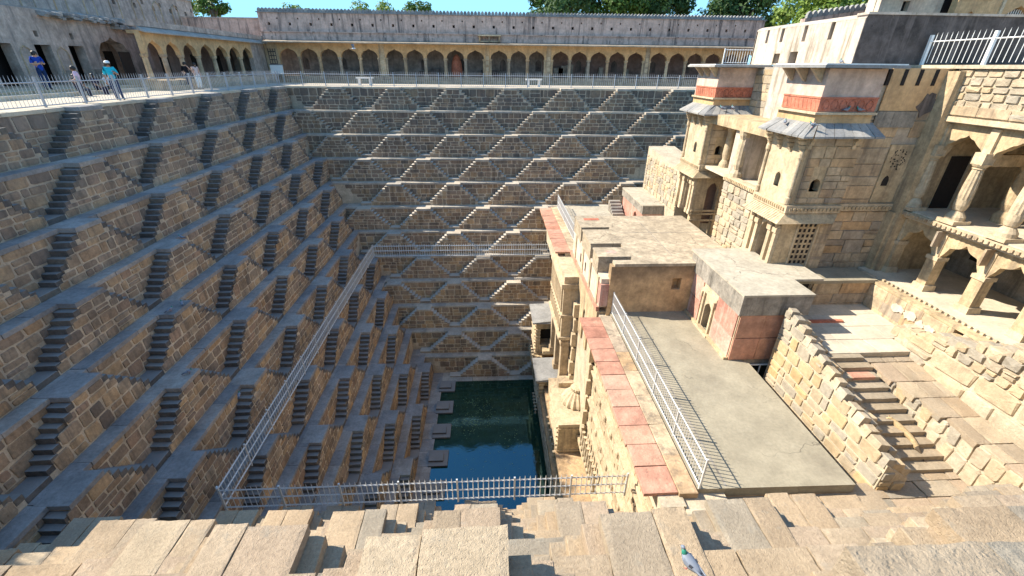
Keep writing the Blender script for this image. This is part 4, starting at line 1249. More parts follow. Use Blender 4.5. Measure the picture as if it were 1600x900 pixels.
ashlar(bw, Frame('right', 14.3), 'rubble', 19.2, 24.9, -3.3, 1.7, ch=(.28, .42), sw=(.4, .8), depth=.05)
part('buttress', M['whitewash'], bw, (12.75, 14.4, 19.18, 21.0, -.3, 1.76), (12.5, 14.4, 21.4, 22.4, -3.3, -.6))
rbw = thing('rubble_base', 'sunlit rubble wall joining the near tower to the far tower', 'wall', (13, 21, -8))
m = MB(); m.box(12.32, 14.3, 19.15, 22.1, -8.2, -3.45); m.put('wall_core', M['lime'], rbw)
masonry(rbw, Frame('right', 12.32), 'rubble', lambda a, b: [(19.16, 22.1)], -6.9, -3.5, ch=(.3, .48), sw=(.35, .75), depth=.07, gap=.035)
part('rail_base', M['sand_light'], rbw, (12.2, 12.55, 19.15, 22.1, -3.45, -3.2))
for i in range(19): 
    y = 19.2+.15*i; m = MB(); m.box(12.14, 12.2, y, y+.09, -3.4, -3.27); m.put('dentil', M['sand_plain'], rbw)
part('balcony_floor', M['pave'], rbw, (12.5, 14.3, 19.15, 25, -3.45, -3.3))
m = MB(); m.lathe([(.3, -3.2), (.3, -3.02), (.17, -2.85), (.24, -2.6), (.22, -2.0), (.17, -1.4), (.26, -1.2), (.3, -1.0)], (12.55, 21.6, 0), 20, .07); m.put('fluted_column', M['sand_light'], rbw)
m = MB(); m.lathe([(.3, -3.3), (.28, -3.1), (.17, -2.9), (.22, -2.6), (.17, -1.4), (.26, -1.2)], (13.4, 24.5, 0), 16); m.put('fluted_column', M['sand_light'], rbw)
part('lintel', M['sand_plain'], rbw, (12.3, 14.3, 19.15, 25, -1.0, -.5))
fw = thing('rubble_base', 'lit rubble wall with a sloping top beyond the far tower', 'wall', (12.6, 30.5, -9))
m = MB(); m.hexa([(12.4, 27.6, -9), (14.4, 27.6, -9), (14.4, 34.2, -9), (12.4, 34.2, -9), (12.4, 27.6, -4.3), (14.4, 27.6, -4.3), (14.4, 34.2, -3.7), (12.4, 34.2, -3.7)]); m.put('wall_core', M['lime'], fw)
masonry(fw, Frame('right', 12.4), 'rubble', lambda a, b: [(27.6, 34.1)], -6.9, -4.3, ch=(.28, .42), sw=(.35, .7), depth=.06, gap=.03)

# ------------------------------------------------------------------ parapets on the right roof
pp = thing('parapet', 'thick whitewashed parapet streaked with grime and cut by drain slots', 'parapet', (14.8, 22, 1.9))
m = MB()
rect_panel(m, Frame('right', 14.7), 19.0, 26.6, 1.9, 3.55, [(20.6, 20.85, 2.85, 3.5), (22.35, 22.6, 2.85, 3.5), (24.1, 24.35, 2.9, 3.5), (25.4, 25.6, 2.9, 3.5), (22.6, 23.2, 1.95, 2.45), (24.0, 24.5, 1.95, 2.4)], 0, .45)
m.put('lit_face', M['whitewash'], pp)
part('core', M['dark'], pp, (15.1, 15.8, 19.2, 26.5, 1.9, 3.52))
b = MB()
for i in range(8):
    t0, t1 = math.pi*i/8, math.pi*(i+1)/8
    b.face([(15.25-.56*math.cos(t0), 18.97, 3.5+.2*math.sin(t0)), (15.25-.56*math.cos(t0), 26.62, 3.5+.2*math.sin(t0)), (15.25-.56*math.cos(t1), 26.62, 3.5+.2*math.sin(t1)), (15.25-.56*math.cos(t1), 18.97, 3.5+.2*math.sin(t1))][::-1])
    b.face([(15.25, 26.62, 3.5), (15.25-.56*math.cos(t0), 26.62, 3.5+.2*math.sin(t0)), (15.25-.56*math.cos(t1), 26.62, 3.5+.2*math.sin(t1))])
b.put('rounded_top', M['whitewash'], pp)
part('end_block', M['whitewash'], pp, (14.7, 15.8, 26.5, 26.62, 1.9, 3.5))
sp2 = thing('sooty_wall', 'long roof wall blackened by soot behind the white railing', 'wall', (22, 19.3, 1.9))
part('wall', M['soot'], sp2, (14.72, 34, 18.98, 19.5, 1.9, 3.62))
part('top', M['whitewash'], sp2, (14.72, 34, 18.94, 19.55, 3.62, 3.7))

# buildings seen above the sooty wall
wh = thing('house', 'small cream washed house with one dark window above the sooty wall', 'house', (29.5, 36, 2))
m = MB(); rect_panel(m, Frame('far', 34), 27.0, 31.5, 1, 9, [(28.6, 29.1, 5.35, 5.95)], 0, .4); m.put('wall', M['cream'], wh)
part('window_back', M['dark'], wh, (28.5, 29.2, 34.38, 34.45, 5.2, 6.1))
part('body', M['cream'], wh, (27.0, 31.5, 34.46, 35.2, 1, 9))
part('canopy', M['plaster'], wh, (26.6, 30.2, 33.2, 34, 6.35, 6.5))
tp = thing('temple', 'pale sandstone temple front with pointed arches at the upper right', 'temple', (37, 33, 2))
m = MB()
ft_ = Frame('far', 33)
for a, b, c, hw in ((31.6, 34.8, 32.8, .6), (34.8, 37.6, 36.2, 1.0), (37.6, 41, 39.3, 1.0)):
    arch_panel(m, ft_, a, b, 1, 8.5, c, hw, 4.7, 5.75 if hw > .7 else 5.35, th=.5, cusp=.06, lobes=5, n=24)
m.put('arch_wall', M['ochre'], tp)
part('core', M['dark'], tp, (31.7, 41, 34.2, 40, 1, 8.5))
part('frame', M['sand_light'], tp, (34.7, 34.9, 32.9, 33, 1, 8.5), (37.5, 37.7, 32.9, 33, 1, 8.5), (31.6, 33.9, 32.93, 33, 6.0, 6.1))
for x in [35.3+.17*i for i in range(11)]:
    m = MB(); m.tube((x, 33.3, 3), (x, 33.3, 5.5), .035, n=6); m.put('grille_bar', M['whitemetal'], tp)
def merlons(root, fr, u0, u1, z, step=.36, h=.42, th=.3, mat='greystone', name='merlon', rise=0.0):
    key = ('merlon', mat, h, step)
    if key not in _lib:
        prof = [(-.46, 0), (.46, 0), (.5, .35), (.36, .72), (0, 1.0), (-.36, .72), (-.5, .35)]
        v = [(x*step*.92, 0, y*h) for x, y in prof] + [(x*step*.92, th, y*h) for x, y in prof]; n = 7
        f = [list(range(7)), list(range(13, 6, -1))] + [[i, i+7, (i+1) % 7+7, (i+1) % 7] for i in range(7)]
        me = bpy.data.meshes.new('merlon'); me.from_pydata(v, [], f); me.materials.append(M[mat]); me.update(); _lib[key] = me
    n = int((u1-u0)/step)
    for i in range(n):
        inst(name, _lib[key], root, fr(u0+(i+.5)*step, 0, z+rise*i/n), fr.rot)
cwall = thing('battlement_wall', 'distant sunlit wall with a row of small battlements, by the lime tree', 'wall', (29, 40, 2))
m = MB(); m.hexa([(25.6, 39.6, 1), (33, 39.6, 1), (33, 40.2, 1), (25.6, 40.2, 1), (25.6, 39.6, 5.35), (33, 39.6, 6.35), (33, 40.2, 6.35), (25.6, 40.2, 5.35)])
m.put('wall', M['plaster'], cwall)
merlons(cwall, Frame('far', 39.6), 25.7, 33, 5.37, step=.42, h=.5, rise=.98)
# ------------------------------------------------------------------ arcade galleries round the terrace
def gallery_bay(root, fr, a, b, c, hw, mat, zsp=2.36, zap=3.1, ztop=3.62, lab=None):
    m = MB(); arch_panel(m, fr, a, b, zsp-.06, ztop, c, hw, zsp, zap, th=.35, n=16)
    m.put('arch', M[mat], root)
def gallery_column(root, fr, u, z0=.62, zsp=2.3, wide=.2, mat='sand'):
    p = fr(u, -.17, 0)
    m = MB(); m.lathe([(wide*1.25, z0), (wide*1.2, z0+.15), (wide*.85, z0+.2), (wide*.8, zsp-.2), (wide*1.1, zsp-.14), (wide*1.25, zsp)], (p.x, p.y, 0), 8)
    m.put('column', M[mat], root)

fg = thing('arcade_gallery', 'long arcade gallery on the far side with a pink plaster wall and battlements', 'building', (2, 52, 0))
fr = Frame('far', 50)
part('plinth', M['sand'], fg, (-22, 28.3, 49.6, 55, 0, .62), (-22, 28.3, 49.2, 49.6, 0, .3))
K = 50/46
groups = [[-18.18, -16.36, -14.55, -12.68, -10.89], [-8.57, -6.73, -4.84, -2.98, -1.1], [1.11, 2.94, 4.66], [6.93, 8.72, 10.57, 12.36, 14.14], [16.37, 18.2, 19.95, 21.71, 23.5, 25.2]]
groups = [[x*K for x in g_] for g_ in groups]
for gi, g_ in enumerate(groups):
    for i, c in enumerate(g_):
        a = (g_[i-1]+c)/2 if i else c-1.0
        b = (g_[i+1]+c)/2 if i < len(g_)-1 else c+1.0
        gallery_bay(fg, fr, a, b, c, min(c-a, b-c)-.14, 'ochre' if gi < 3 else 'ochre')
        if i: gallery_column(fg, fr, a)
    if gi:
        a, b = groups[gi-1][-1]+1.0, g_[0]-1.0
        part('pier', M['sand'], fg, (a-.02, b+.02, 50, 50.35, .62, 3.62))
        m = MB(); 
        for z in (1.2, 1.75, 2.2): m.box((a+b)/2-.14, (a+b)/2+.14, 49.96, 50.0, z, z+.36)
        m.put('pier_carving', M['sand_light'], fg)
        gallery_column(fg, fr, a-.12, wide=.15); gallery_column(fg, fr, b+.12, wide=.15)
part('rear_wall', M['innergrey'], fg, (-28, 6, 53, 53.5, .62, 3.7))
part('rear_wall', M['inner'], fg, (6, 29, 53.02, 53.5, .62, 3.7))
part('end_pier', M['sand'], fg, (-22, -20.75, 50, 50.6, .62, 3.6))
m = MB()
for i in range(6): m.box(-21.7, -20.95, 49.97, 50.0, .9+.36*i, .98+.36*i)
for i in range(4): m.box(-21.7+.23*i, -21.64+.23*i, 49.965, 50.0, .7, 3.0)
m.put('lattice', M['soot'], fg)
part('gallery_roof', M['ochre'], fg, (-22, 28.3, 50.35, 53.5, 3.6, 3.8))
for i, x in enumerate([c for g_ in groups for c in g_][::2]):
    m = MB(); arch = arch_curve(x+.5, .32, 1.9, 2.35, 10)
    m.face([(x+.18, 52.985, 1.2)] + [(u, 52.985, z) for u, z in arch][0:] + [(x+.82, 52.985, 1.2)]); m.put('wall_niche', M['soot'], fg)
r7 = random.Random(8)
for i in range(9):
    x = r7.uniform(7, 15); h_ = r7.uniform(.8, 1.3)
    part('stored_slab', M['lichenwall'], fg, (x, x+.5, 52.3, 52.6, .62, .62+h_))
for i in range(10):
    x = r7.uniform(-13, 1); part('stored_fragment', M['soot'], fg, (x, x+r7.uniform(.5, 1.1), 52.2, 52.7, .62, .62+r7.uniform(.3, .8)))
m = MB(); m.lathe([(.55, .62), (.6, 1.3), (.5, 2.0), (.3, 2.5), (.1, 2.7)], (-2.98*K, 51.8, 0), 14); m.put('red_idol', M['redband'], fg)
m = MB(); m.hexa([(-21.6, 48.75, 3.5), (28, 48.75, 3.5), (28, 50, 3.62), (-21.6, 50, 3.62), (-21.6, 48.75, 3.6), (28, 48.75, 3.6), (28, 50, 3.78), (-21.6, 50, 3.78)]); m.put('eave', M['sand'], fg)
part('cornice', M['plaster'], fg, (-22, 28.3, 49.9, 50.6, 3.78, 4.08), (-22, 28.3, 49.96, 50.6, 4.08, 4.42), (-22, 28.3, 49.86, 50.6, 4.42, 4.5))
holes = [(-21.2+1.98*i, -20.98+1.98*i, 5.0, 5.24) for i in range(25)]
h2 = [(-20.3+1.98*i, -20.18+1.98*i, 5.5, 5.64) for i in range(24)]
m = MB(); rect_panel(m, Frame('far', 50.15), -22, 28.3, 4.5, 6.05, sorted(holes+h2), 0, .35); m.put('upper_wall', M['plaster'], fg)
part('upper_wall_core', M['dark'], fg, (-22, 28.3, 50.45, 50.8, 4.5, 6.02))
part('wall_top', M['greystone'], fg, (-22.1, 28.4, 50.05, 50.85, 6.05, 6.14))
mb = MB()
prof = [(-.46, 0), (.46, 0), (.5, .35), (.36, .72), (0, 1.0), (-.36, .72), (-.5, .35)]
merlons(fg, Frame('far', 50.2), -22, 28.3, 6.13, step=.34, h=.34, th=.3)
part('balcony_ledge', M['sand_light'], fg, (-.9, 1.4, 49.3, 50, 4.3, 4.42), (-.8, 1.3, 49.6, 50, 3.8, 3.9))
for x in (-.75, .2, 1.2):
    part('balcony_bracket', M['sand'], fg, (x-.05, x+.08, 49.45, 49.95, 3.85, 4.3))

lg = thing('arcade_gallery', 'shaded arcade gallery on the left with seven arches and a long sloping eave', 'building', (-23.5, 41, 0))
fr = Frame('left', -22)
part('plinth', M['sand'], lg, (-26, -21.2, 32.86, 50, 0, .62), (-21.2, -20.9, 32.86, 50, 0, .3))
cs = [33.9, 35.75, 37.7, 39.9, 42.0, 44.1, 46.3]
part('corner_wall', M['plaster_left'], lg, (-22.4, -22.0, 47.3, 50, .62, 3.5), (-25.6, -22.0, 49.9, 50.3, .62, 3.7))
for i, c in enumerate(cs):
    a = (cs[i-1]+c)/2 if i else c-.95
    b = (cs[i+1]+c)/2 if i < len(cs)-1 else c+1.0
    gallery_bay(lg, fr, a, b, c, min(c-a, b-c)-.16, 'ochre', 2.2, 3.0, 3.5)
    gallery_column(lg, fr, a, zsp=2.16)
part('rear_wall', M['inner'], lg, (-25.6, -25.2, 38.2, 50, .62, 3.7))
for y in (35, 39, 43, 46.5): part('rear_door', M['dark'], lg, (-25.22, -25.15, y, y+1, .62, 2.3))
part('gallery_roof', M['ochre'], lg, (-25.6, -22.3, 37, 50, 3.5, 3.72))
m = MB(); m.hexa([(-22, 32.8, 3.5), (-21.55, 32.8, 3.36), (-21.55, 50, 3.36), (-22, 50, 3.5), (-22, 32.8, 3.72), (-21.55, 32.8, 3.44), (-21.55, 50, 3.44), (-22, 50, 3.72)]); m.put('eave', M['greystone'], lg)
part('cornice', M['plaster_left'], lg, (-22.6, -21.92, 32.9, 50, 3.72, 4.05), (-25.6, -22.4, 37, 50, 4.0, 4.12))
lr = thing('old_wing', 'worn left wing with dark doorways, a cusped arch and a broken eave', 'building', (-24.5, 22, 0))
XO = -27.5
fro = Frame('left', XO)
part('plinth', M['sand'], lr, (-30, -23.0, 4, 36, 0, .33))
part('step', M['pave'], lr, (-23.0, -22.4, 4, 32.8, 0, .2))
m = MB(); rect_panel(m, fro, 6, 36.0, .33, 4.5, [(24.38, 25.62, 0.32, 2.58), (28.62, 30.12, 0.32, 2.58), (31.56, 32.69, 0.32, 2.58), (34.0, 35.19, 0.32, 2.6), (31.88, 32.15, 3.01, 3.33), (34.44, 34.69, 2.98, 3.33)], 0, .6)
m.put('front_wall', M['plaster_left'], lr)
m = MB(); arch_panel(m, fro, 36.0, 43, .33, 4.5, 37.9, 1.5, 2.25, 3.28, th=.9, cusp=.07, lobes=4, n=28); m.put('cusped_arch', M['plaster_left'], lr)
part('recess_wall', M['plaster_left'], lr, (-29.6, -29.2, 36, 42, .33, 4.45))
part('recess_door', M['dark'], lr, (-29.22, -29.16, 36.9, 37.7, .33, 2.4))
part('recess_door', M['dark'], lr, (-29.22, -29.16, 39.0, 39.9, .33, 2.4))
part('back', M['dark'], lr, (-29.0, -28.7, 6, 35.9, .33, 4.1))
for y, hw in ((30.84, .37), (33.35, .41)):
    m = MB(); arch = arch_curve(y, hw, 2.05, 2.5, 10)
    for (a, z1), (b, z2) in zip(arch[:-1], arch[1:]): m.tube((XO+.02, a, z1), (XO+.02, b, z2), .04, n=4)
    m.tube((XO+.02, y-hw, 1.0), (XO+.02, y-hw, 2.05), .04, n=4); m.tube((XO+.02, y+hw, 1.0), (XO+.02, y+hw, 2.05), .04, n=4)
    m.put('niche_frame', M['sand'], lr)
part('dado', M['lichenwall'], lr, (XO, XO+.04, 32.75, 33.94, .33, 1.15), (XO, XO+.04, 35.25, 36.38, .33, 1.2))
part('roof', M['greystone'], lr, (-30.4, XO-.1, 4, 43, 4.5, 4.6))
r9 = random.Random(9)
lib = slab_lib('greystone')
y = 32.6
while y < 41.4:
    L = r9.uniform(.25, .5)
    for q in range(2 if y < 38 else 4):
        inst('eave_stone', lib[r9.randrange(len(lib))], lr, (XO+.2+r9.uniform(-.1, .12), y+L/2, 4.46-.16*q+r9.uniform(-.06, .06)), 0, (.7+r9.uniform(-.2, .25), L*.9, .15), rot=(r9.uniform(-.15, .15), r9.uniform(-.1, .35), r9.uniform(-.3, .3)))
    y += L
uw = thing('upper_wall', 'tall grey plaster wall with arched niches and small windows over the left wing', 'wall', (-25.8, 30, 4))
frw = Frame('left', -30.6)
hs = []
for i in range(11):
    y = 29.4+2.4*i
    hs.append((y, y+.34, 5.9, 6.26)); hs.append((y+1.08, y+1.38, 6.26, 6.62))
m = MB(); rect_panel(m, frw, 8, 55, 3.9, 7.28, sorted(hs), 0, .35); m.put('wall', M['plaster_left'], uw)
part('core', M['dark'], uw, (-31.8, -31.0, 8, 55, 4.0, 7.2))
for i in range(9):
    y = 30.7+2.64*i
    m = MB(); arch = arch_curve(y, .5, 6.05, 6.7, 12)
    for (a, z1), (b, z2) in zip(arch[:-1], arch[1:]): m.tube((-30.58, a, z1), (-30.58, b, z2), .05, n=4)
    m.tube((-30.58, y-.5, 4.8), (-30.58, y-.5, 6.05), .05, n=4); m.tube((-30.58, y+.5, 4.8), (-30.58, y+.5, 6.05), .05, n=4)
    m.put('niche_frame', M['sand'], uw)
part('coping', M['greystone'], uw, (-31.9, -30.5, 8, 55.1, 7.28, 7.42))
lo = thing('low_wall', 'low pink wall between the left wing and the battlemented wall', 'wall', (-24, 50.5, 4))
part('wall', M['plaster'], lo, (-30, -22.0, 51.6, 52.1, 3.5, 5.6)); part('top', M['plaster_left'], lo, (-30.05, -22.0, 51.55, 52.15, 5.6, 5.72))

# benches, board
def bench(x, y, label):
    t = thing('bench', label, 'bench', (x, y, 0), 'white stone benches on the far terrace')
    part('seat', M['white'], t, (x-.75, x+.75, y-.25, y+.25, .55, .66))
    for s in (-.5, .5): part('leg', M['white'], t, (x+s-.1, x+s+.1, y-.2, y+.2, 0, .55))
bench(-11.2, 44.5, 'white stone bench behind the far railing, left one')
bench(4.3, 44.5, 'white stone bench behind the far railing, right one')
t = thing('notice_board', 'plain pale notice board at the corner of the far terrace', 'board', (-20.6, 48.6, 0))
part('panel', M['whitemetal'], t, (-21.2, -20.0, 48.58, 48.64, .75, 1.55)); part('frame', M['greystone'], t, (-21.25, -19.95, 48.56, 48.66, 1.55, 1.62))
for x in (-21.1, -20.1): part('leg', M['metal'], t, (x-.03, x+.03, 48.57, 48.63, 0, .8))

# ------------------------------------------------------------------ trees
def tree(label, x, y, h, r, leaf='leaf', seed=1, n=5200, ls=.3, squash=.8):
    rr = random.Random(seed)
    t = thing('tree', label, 'tree', (x, y, -.03), 'trees beyond the walls')
    m = MB(); top = Vector((x, y, h-r*.9)); m.tube((x, y, -.1), top, .32*h/10, .18*h/10, 9)
    lobes = []
    for i in range(13):
        a, e = rr.uniform(0, 6.28), rr.uniform(-.35, 1.2)
        d = Vector((math.cos(a)*math.cos(e), math.sin(a)*math.cos(e), math.sin(e)*squash))
        c = Vector((x, y, h-r*squash)) + d*r*rr.uniform(.55, .95)
        lobes.append((c, r*rr.uniform(.25, .48)))
        mid = top.lerp(c, .5)+Vector((0, 0, .2)); s = .1*h/10
        m.tube(top-Vector((0, 0, rr.uniform(0, 1.5))), mid, s, s*.7, 6); m.tube(mid, c, s*.7, s*.25, 6)
    lobes.append((Vector((x, y, h-r*squash)), r*.6))
    m.put('trunk', M['bark'], t, smooth=True)
    f = MB()
    for i in range(n):
        c, lr_ = lobes[rr.randrange(len(lobes))]
        d = Vector((rr.gauss(0, 1), rr.gauss(0, 1), rr.gauss(0, 1))).normalized()
        p = c + d*lr_*(rr.random()**.4)*Vector((1, 1, squash)).length/1.6
        nrm = (d+Vector((rr.uniform(-.8, .8), rr.uniform(-.8, .8), rr.uniform(-.2, 1)))).normalized()
        a = nrm.orthogonal().normalized(); b = nrm.cross(a)
        th = rr.uniform(0, 6.28); a, b = a*math.cos(th)+b*math.sin(th), b*math.cos(th)-a*math.sin(th)
        s = ls*rr.uniform(.6, 1.3)
        f.face([p-a*s, p-b*s*.5+nrm*s*.1, p+a*s, p+b*s*.5+nrm*s*.1])
    f.put('crown', M[leaf], t)
tree('broad dark green tree behind the middle of the far wall', 10.5, 72, 12.6, 5.2, 'leaf_dark', 1, 7000)
tree('full green tree behind the far wall, right of the broad dark tree', 18.5, 74, 12.8, 5.6, 'leaf', 2, 7000)
tree('wide dark crown at the right end of the tree row behind the far wall', 25.6, 76, 13.2, 5.0, 'leaf_dark', 3, 6500)
tree('round dark tree behind the right end of the far wall', 37.5, 72, 13.0, 5.4, 'leaf_dark', 4, 8000)
tree('bright lime green tree above the distant battlement wall', 41.0, 60, 11.8, 5.2, 'leaf_lime', 5, 7500)
tree('thin wispy tree just left of the lime green tree', 42.5, 74, 9.6, 2.6, 'leaf', 6, 900, .22)
tree('small pale tree showing over the far wall left of centre', -15.5, 74, 10.2, 3.2, 'leaf_lime', 7, 2200, .24)
tree('low feathery tree beside the small pale tree', -9.5, 76, 9.9, 2.6, 'leaf', 8, 1500, .22)
tree('low bush topped tree over the left part of the far wall', -27.0, 74, 9.3, 2.2, 'leaf_lime', 9, 1200, .22)
tree('light green tree behind the corner of the left upper wall', -38.5, 66, 10.0, 2.4, 'leaf_lime', 10, 1800, .2)
tree('dark leafy tree at the left end of the battlemented wall', -33.3, 64, 8.9, 1.6, 'leaf', 11, 1500, .2)

# ------------------------------------------------------------------ people
def body_mesh(name, verts, edges, rad, mats, bones, sub=2):
    me = bpy.data.meshes.new(name); me.from_pydata(verts, edges, [])
    bm = bmesh.new(); bm.from_mesh(me)
    L = bm.verts.layers.skin.verify()
    bm.verts.ensure_lookup_table()
    for v, r in zip(bm.verts, rad):
        v[L].radius = (r, r) if isinstance(r, (int, float)) else r
    bm.verts[0][L].use_root = True
    bm.to_mesh(me); bm.free()
    o = bpy.data.objects.new(name, me); COL.objects.link(o)
    md = o.modifiers.new('skin', 'SKIN'); md.use_smooth_shade = True
    s = o.modifiers.new('sub', 'SUBSURF'); s.levels = sub; s.render_levels = sub
    dg = bpy.context.evaluated_depsgraph_get(); dg.update()
    out = bpy.data.meshes.new_from_object(o.evaluated_get(dg))
    bpy.data.objects.remove(o)
    out.name = name
    out.materials.clear()
    for m_ in mats: out.materials.append(m_)
    for p in out.polygons:
        c = p.center; best = None
        for (a, b, mi) in bones:
            ab = b-a; t = max(0, min(1, (c-a).dot(ab)/ab.length_squared))
            d = (c-a-ab*t).length
            if best is None or d < best[0]: best = (d, mi)
        p.material_index = best[1]; p.use_smooth = True
    return out

SKIN = plain('skin', (.33, .19, .125), .6, var=.05)
HAIR = plain('black_hair', (.02, .017, .015), .5)
def person(label, loc, yaw, height, shirt, pants, pose, skin=SKIN, cap=None, sleeves=True, longhair=False, shoes=(.05, .045, .04), bag=None):
    """built facing +X; hip at .53 of the height; pose gives elbows/hands/knees/feet in body units"""
    Sx = height
    t = thing('person', label, 'person', loc, 'visitors on the left terrace')
    t.rotation_euler = (0, 0, yaw)
    V = {}
    V['hip'] = (0, 0, .53); V['waist'] = (.0, 0, .62); V['chest'] = (.01, 0, .74); V['neck'] = (.005, 0, .835); V['head'] = (.022, 0, .885); V['crown'] = (.015, 0, .955)
    for s, q in ((1, 'l'), (-1, 'r')):
        V['sh'+q] = (0, .105*s, .805); V['el'+q] = (-.02, .14*s, .63); V['wr'+q] = (.03, .15*s, .49); V['ha'+q] = (.05, .148*s, .435)
        V['hp'+q] = (0, .055*s, .50); V['kn'+q] = (.015, .06*s, .28); V['an'+q] = (-.01, .06*s, .04); V['to'+q] = (.085, .07*s, .015)
    V.update(pose)
    names = list(V); P = [Vector(V[n])*Sx for n in names]; ix = {n: i for i, n in enumerate(names)}
    E = [('hip', 'waist'), ('waist', 'chest'), ('chest', 'neck'), ('neck', 'head'), ('head', 'crown')]
    for q in 'lr': E += [('chest', 'sh'+q), ('sh'+q, 'el'+q), ('el'+q, 'wr'+q), ('wr'+q, 'ha'+q), ('hip', 'hp'+q), ('hp'+q, 'kn'+q), ('kn'+q, 'an'+q), ('an'+q, 'to'+q)]
    R = dict(hip=.075, waist=.07, chest=.082, neck=.032, head=.052, crown=.04)
    for q in 'lr': R.update({'sh'+q: .042, 'el'+q: .029, 'wr'+q: .02, 'ha'+q: .022, 'hp'+q: .058, 'kn'+q: .042, 'an'+q: .027, 'to'+q: .022})
    sm = plain('shirt', shirt, .85, spec=.1); pm = plain('trousers', pants, .85, spec=.1); hm = plain('shoes', shoes, .6)
    bones = [(P[ix[a]], P[ix[b]], mi) for a, b, mi in
             [('hip', 'waist', 1), ('waist', 'chest', 1), ('chest', 'neck', 1), ('neck', 'head', 0), ('head', 'crown', 0)]]
    for q in 'lr':
        bones += [(P[ix['chest']], P[ix['sh'+q]], 1), (P[ix['sh'+q]], P[ix['sh'+q]].lerp(P[ix['el'+q]], .8), 1 if sleeves else 0), (P[ix['el'+q]], P[ix['wr'+q]], 0), (P[ix['wr'+q]], P[ix['ha'+q]], 0),
                  (P[ix['hp'+q]], P[ix['kn'+q]], 2), (P[ix['kn'+q]], P[ix['an'+q]], 2), (P[ix['an'+q]], P[ix['to'+q]], 3)]
    me = body_mesh('body', P, [(ix[a], ix[b]) for a, b in E], [R[n]*Sx for n in names], [skin, sm, pm, hm], bones)
    o = bpy.data.objects.new('body', me); COL.objects.link(o); o.parent = t
    hd = Vector(V['head'])*Sx
    m = MB(); m.lathe([(.06*Sx, -.01*Sx), (.066*Sx, .03*Sx), (.06*Sx, .07*Sx), (.035*Sx, .095*Sx), (.005, .1*Sx)], (hd.x-.014*Sx, hd.y, hd.z-.002*Sx), 12)
    if longhair: m.lathe([(.03*Sx, -.16*Sx), (.055*Sx, -.08*Sx), (.06*Sx, .02*Sx)], (hd.x-.03*Sx, hd.y, hd.z), 10)
    h = bpy.data.objects.new('hair', m.mesh('hair', HAIR, (0, 0, 0), True)); COL.objects.link(h); h.parent = t
    if cap:
        m = MB(); m.lathe([(.07*Sx, .045*Sx), (.066*Sx, .08*Sx), (.04*Sx, .108*Sx), (.005, .112*Sx)], (hd.x-.008*Sx, hd.y, hd.z), 12); m.box(hd.x+.03*Sx, hd.x+.11*Sx, hd.y-.045*Sx, hd.y+.045*Sx, hd.z+.045*Sx, hd.z+.055*Sx)
        h = bpy.data.objects.new('cap', m.mesh('cap', plain('cap_cloth', cap, .8), (0, 0, 0), True)); COL.objects.link(h); h.parent = t
    # nose, eyes, ears
    m = MB(); m.lathe([(.012*Sx, -.012*Sx), (.008*Sx, .012*Sx)], (hd.x+.052*Sx, hd.y, hd.z+.005*Sx), 6)
    for s in (1, -1): m.box(hd.x-.01*Sx, hd.x+.008*Sx, hd.y+s*.05*Sx-.006*Sx, hd.y+s*.05*Sx+.006*Sx, hd.z-.01*Sx, hd.z+.02*Sx)
    h = bpy.data.objects.new('face', m.mesh('face', skin, (0, 0, 0), True)); COL.objects.link(h); h.parent = t
    m = MB()
    for s in (1, -1): m.box(hd.x+.044*Sx, hd.x+.05*Sx, hd.y+s*.02*Sx-.006*Sx, hd.y+s*.02*Sx+.006*Sx, hd.z+.012*Sx, hd.z+.02*Sx)
    h = bpy.data.objects.new('eyes', m.mesh('eyes', HAIR, (0, 0, 0))); COL.objects.link(h); h.parent = t
    # five fingers on each hand
    m = MB()
    for q, s in (('l', 1), ('r', -1)):
        a = Vector(V['wr'+q])*Sx; b = Vector(V['ha'+q])*Sx; d = (b-a).normalized(); side = d.cross(Vector((0, 1, 0)))
        if side.length < .1: side = Vector((1, 0, 0))
        side.normalize()
        for i in range(4):
            p = b + side*(.011*(i-1.5))*Sx; m.tube(p, p+d*(.042-.005*abs(i-1.3))*Sx+Vector((0, -.006*s, 0))*Sx, .0055*Sx, .004*Sx, 5)
        p = b-d*.015*Sx+side*.018*Sx; m.tube(p, p+(d*.6+side).normalized()*.032*Sx, .006*Sx, .0045*Sx, 5)
    h = bpy.data.objects.new('fingers', m.mesh('fingers', skin, (0, 0, 0), True)); COL.objects.link(h); h.parent = t
    return t
SIT = {}
for s, q in ((1, 'l'), (-1, 'r')):
    SIT['hp'+q] = (0.03, .055*s, .50); SIT['kn'+q] = (.25, .07*s, .53); SIT['an'+q] = (.25, .07*s, .30); SIT['to'+q] = (.34, .075*s, .275)
    SIT['el'+q] = (.06, .14*s, .66); SIT['wr'+q] = (.18, .1*s, .58); SIT['ha'+q] = (.22, .08*s, .56)
person('man in blue polo shirt and navy trousers standing on the left plinth, hands together', (-23.3, 26.5, .33), -.35, 1.86, (.012, .05, .30), (.012, .03, .085),
       dict(ell=(.0, .145, .655), wrl=(.115, .075, .665), hal=(.15, .04, .675), elr=(0, -.145, .655), wrr=(.115, -.06, .66), har=(.15, -.02, .67), head=(.035, 0, .885), crown=(.05, 0, .95)), plain('tanned_skin', (.42, .25, .17), .6))
person('person in a pale pink shirt and dark trousers leaning back on the left railing', (-18.25, 22.35, 0), 3.6, 1.55, (.66, .48, .58), (.03, .035, .06),
       dict(ell=(-.03, .15, .66), wrl=(.09, .12, .60), hal=(.13, .1, .6), elr=(-.03, -.14, .66), wrr=(.09, -.09, .58), har=(.13, -.06, .58)), longhair=False)
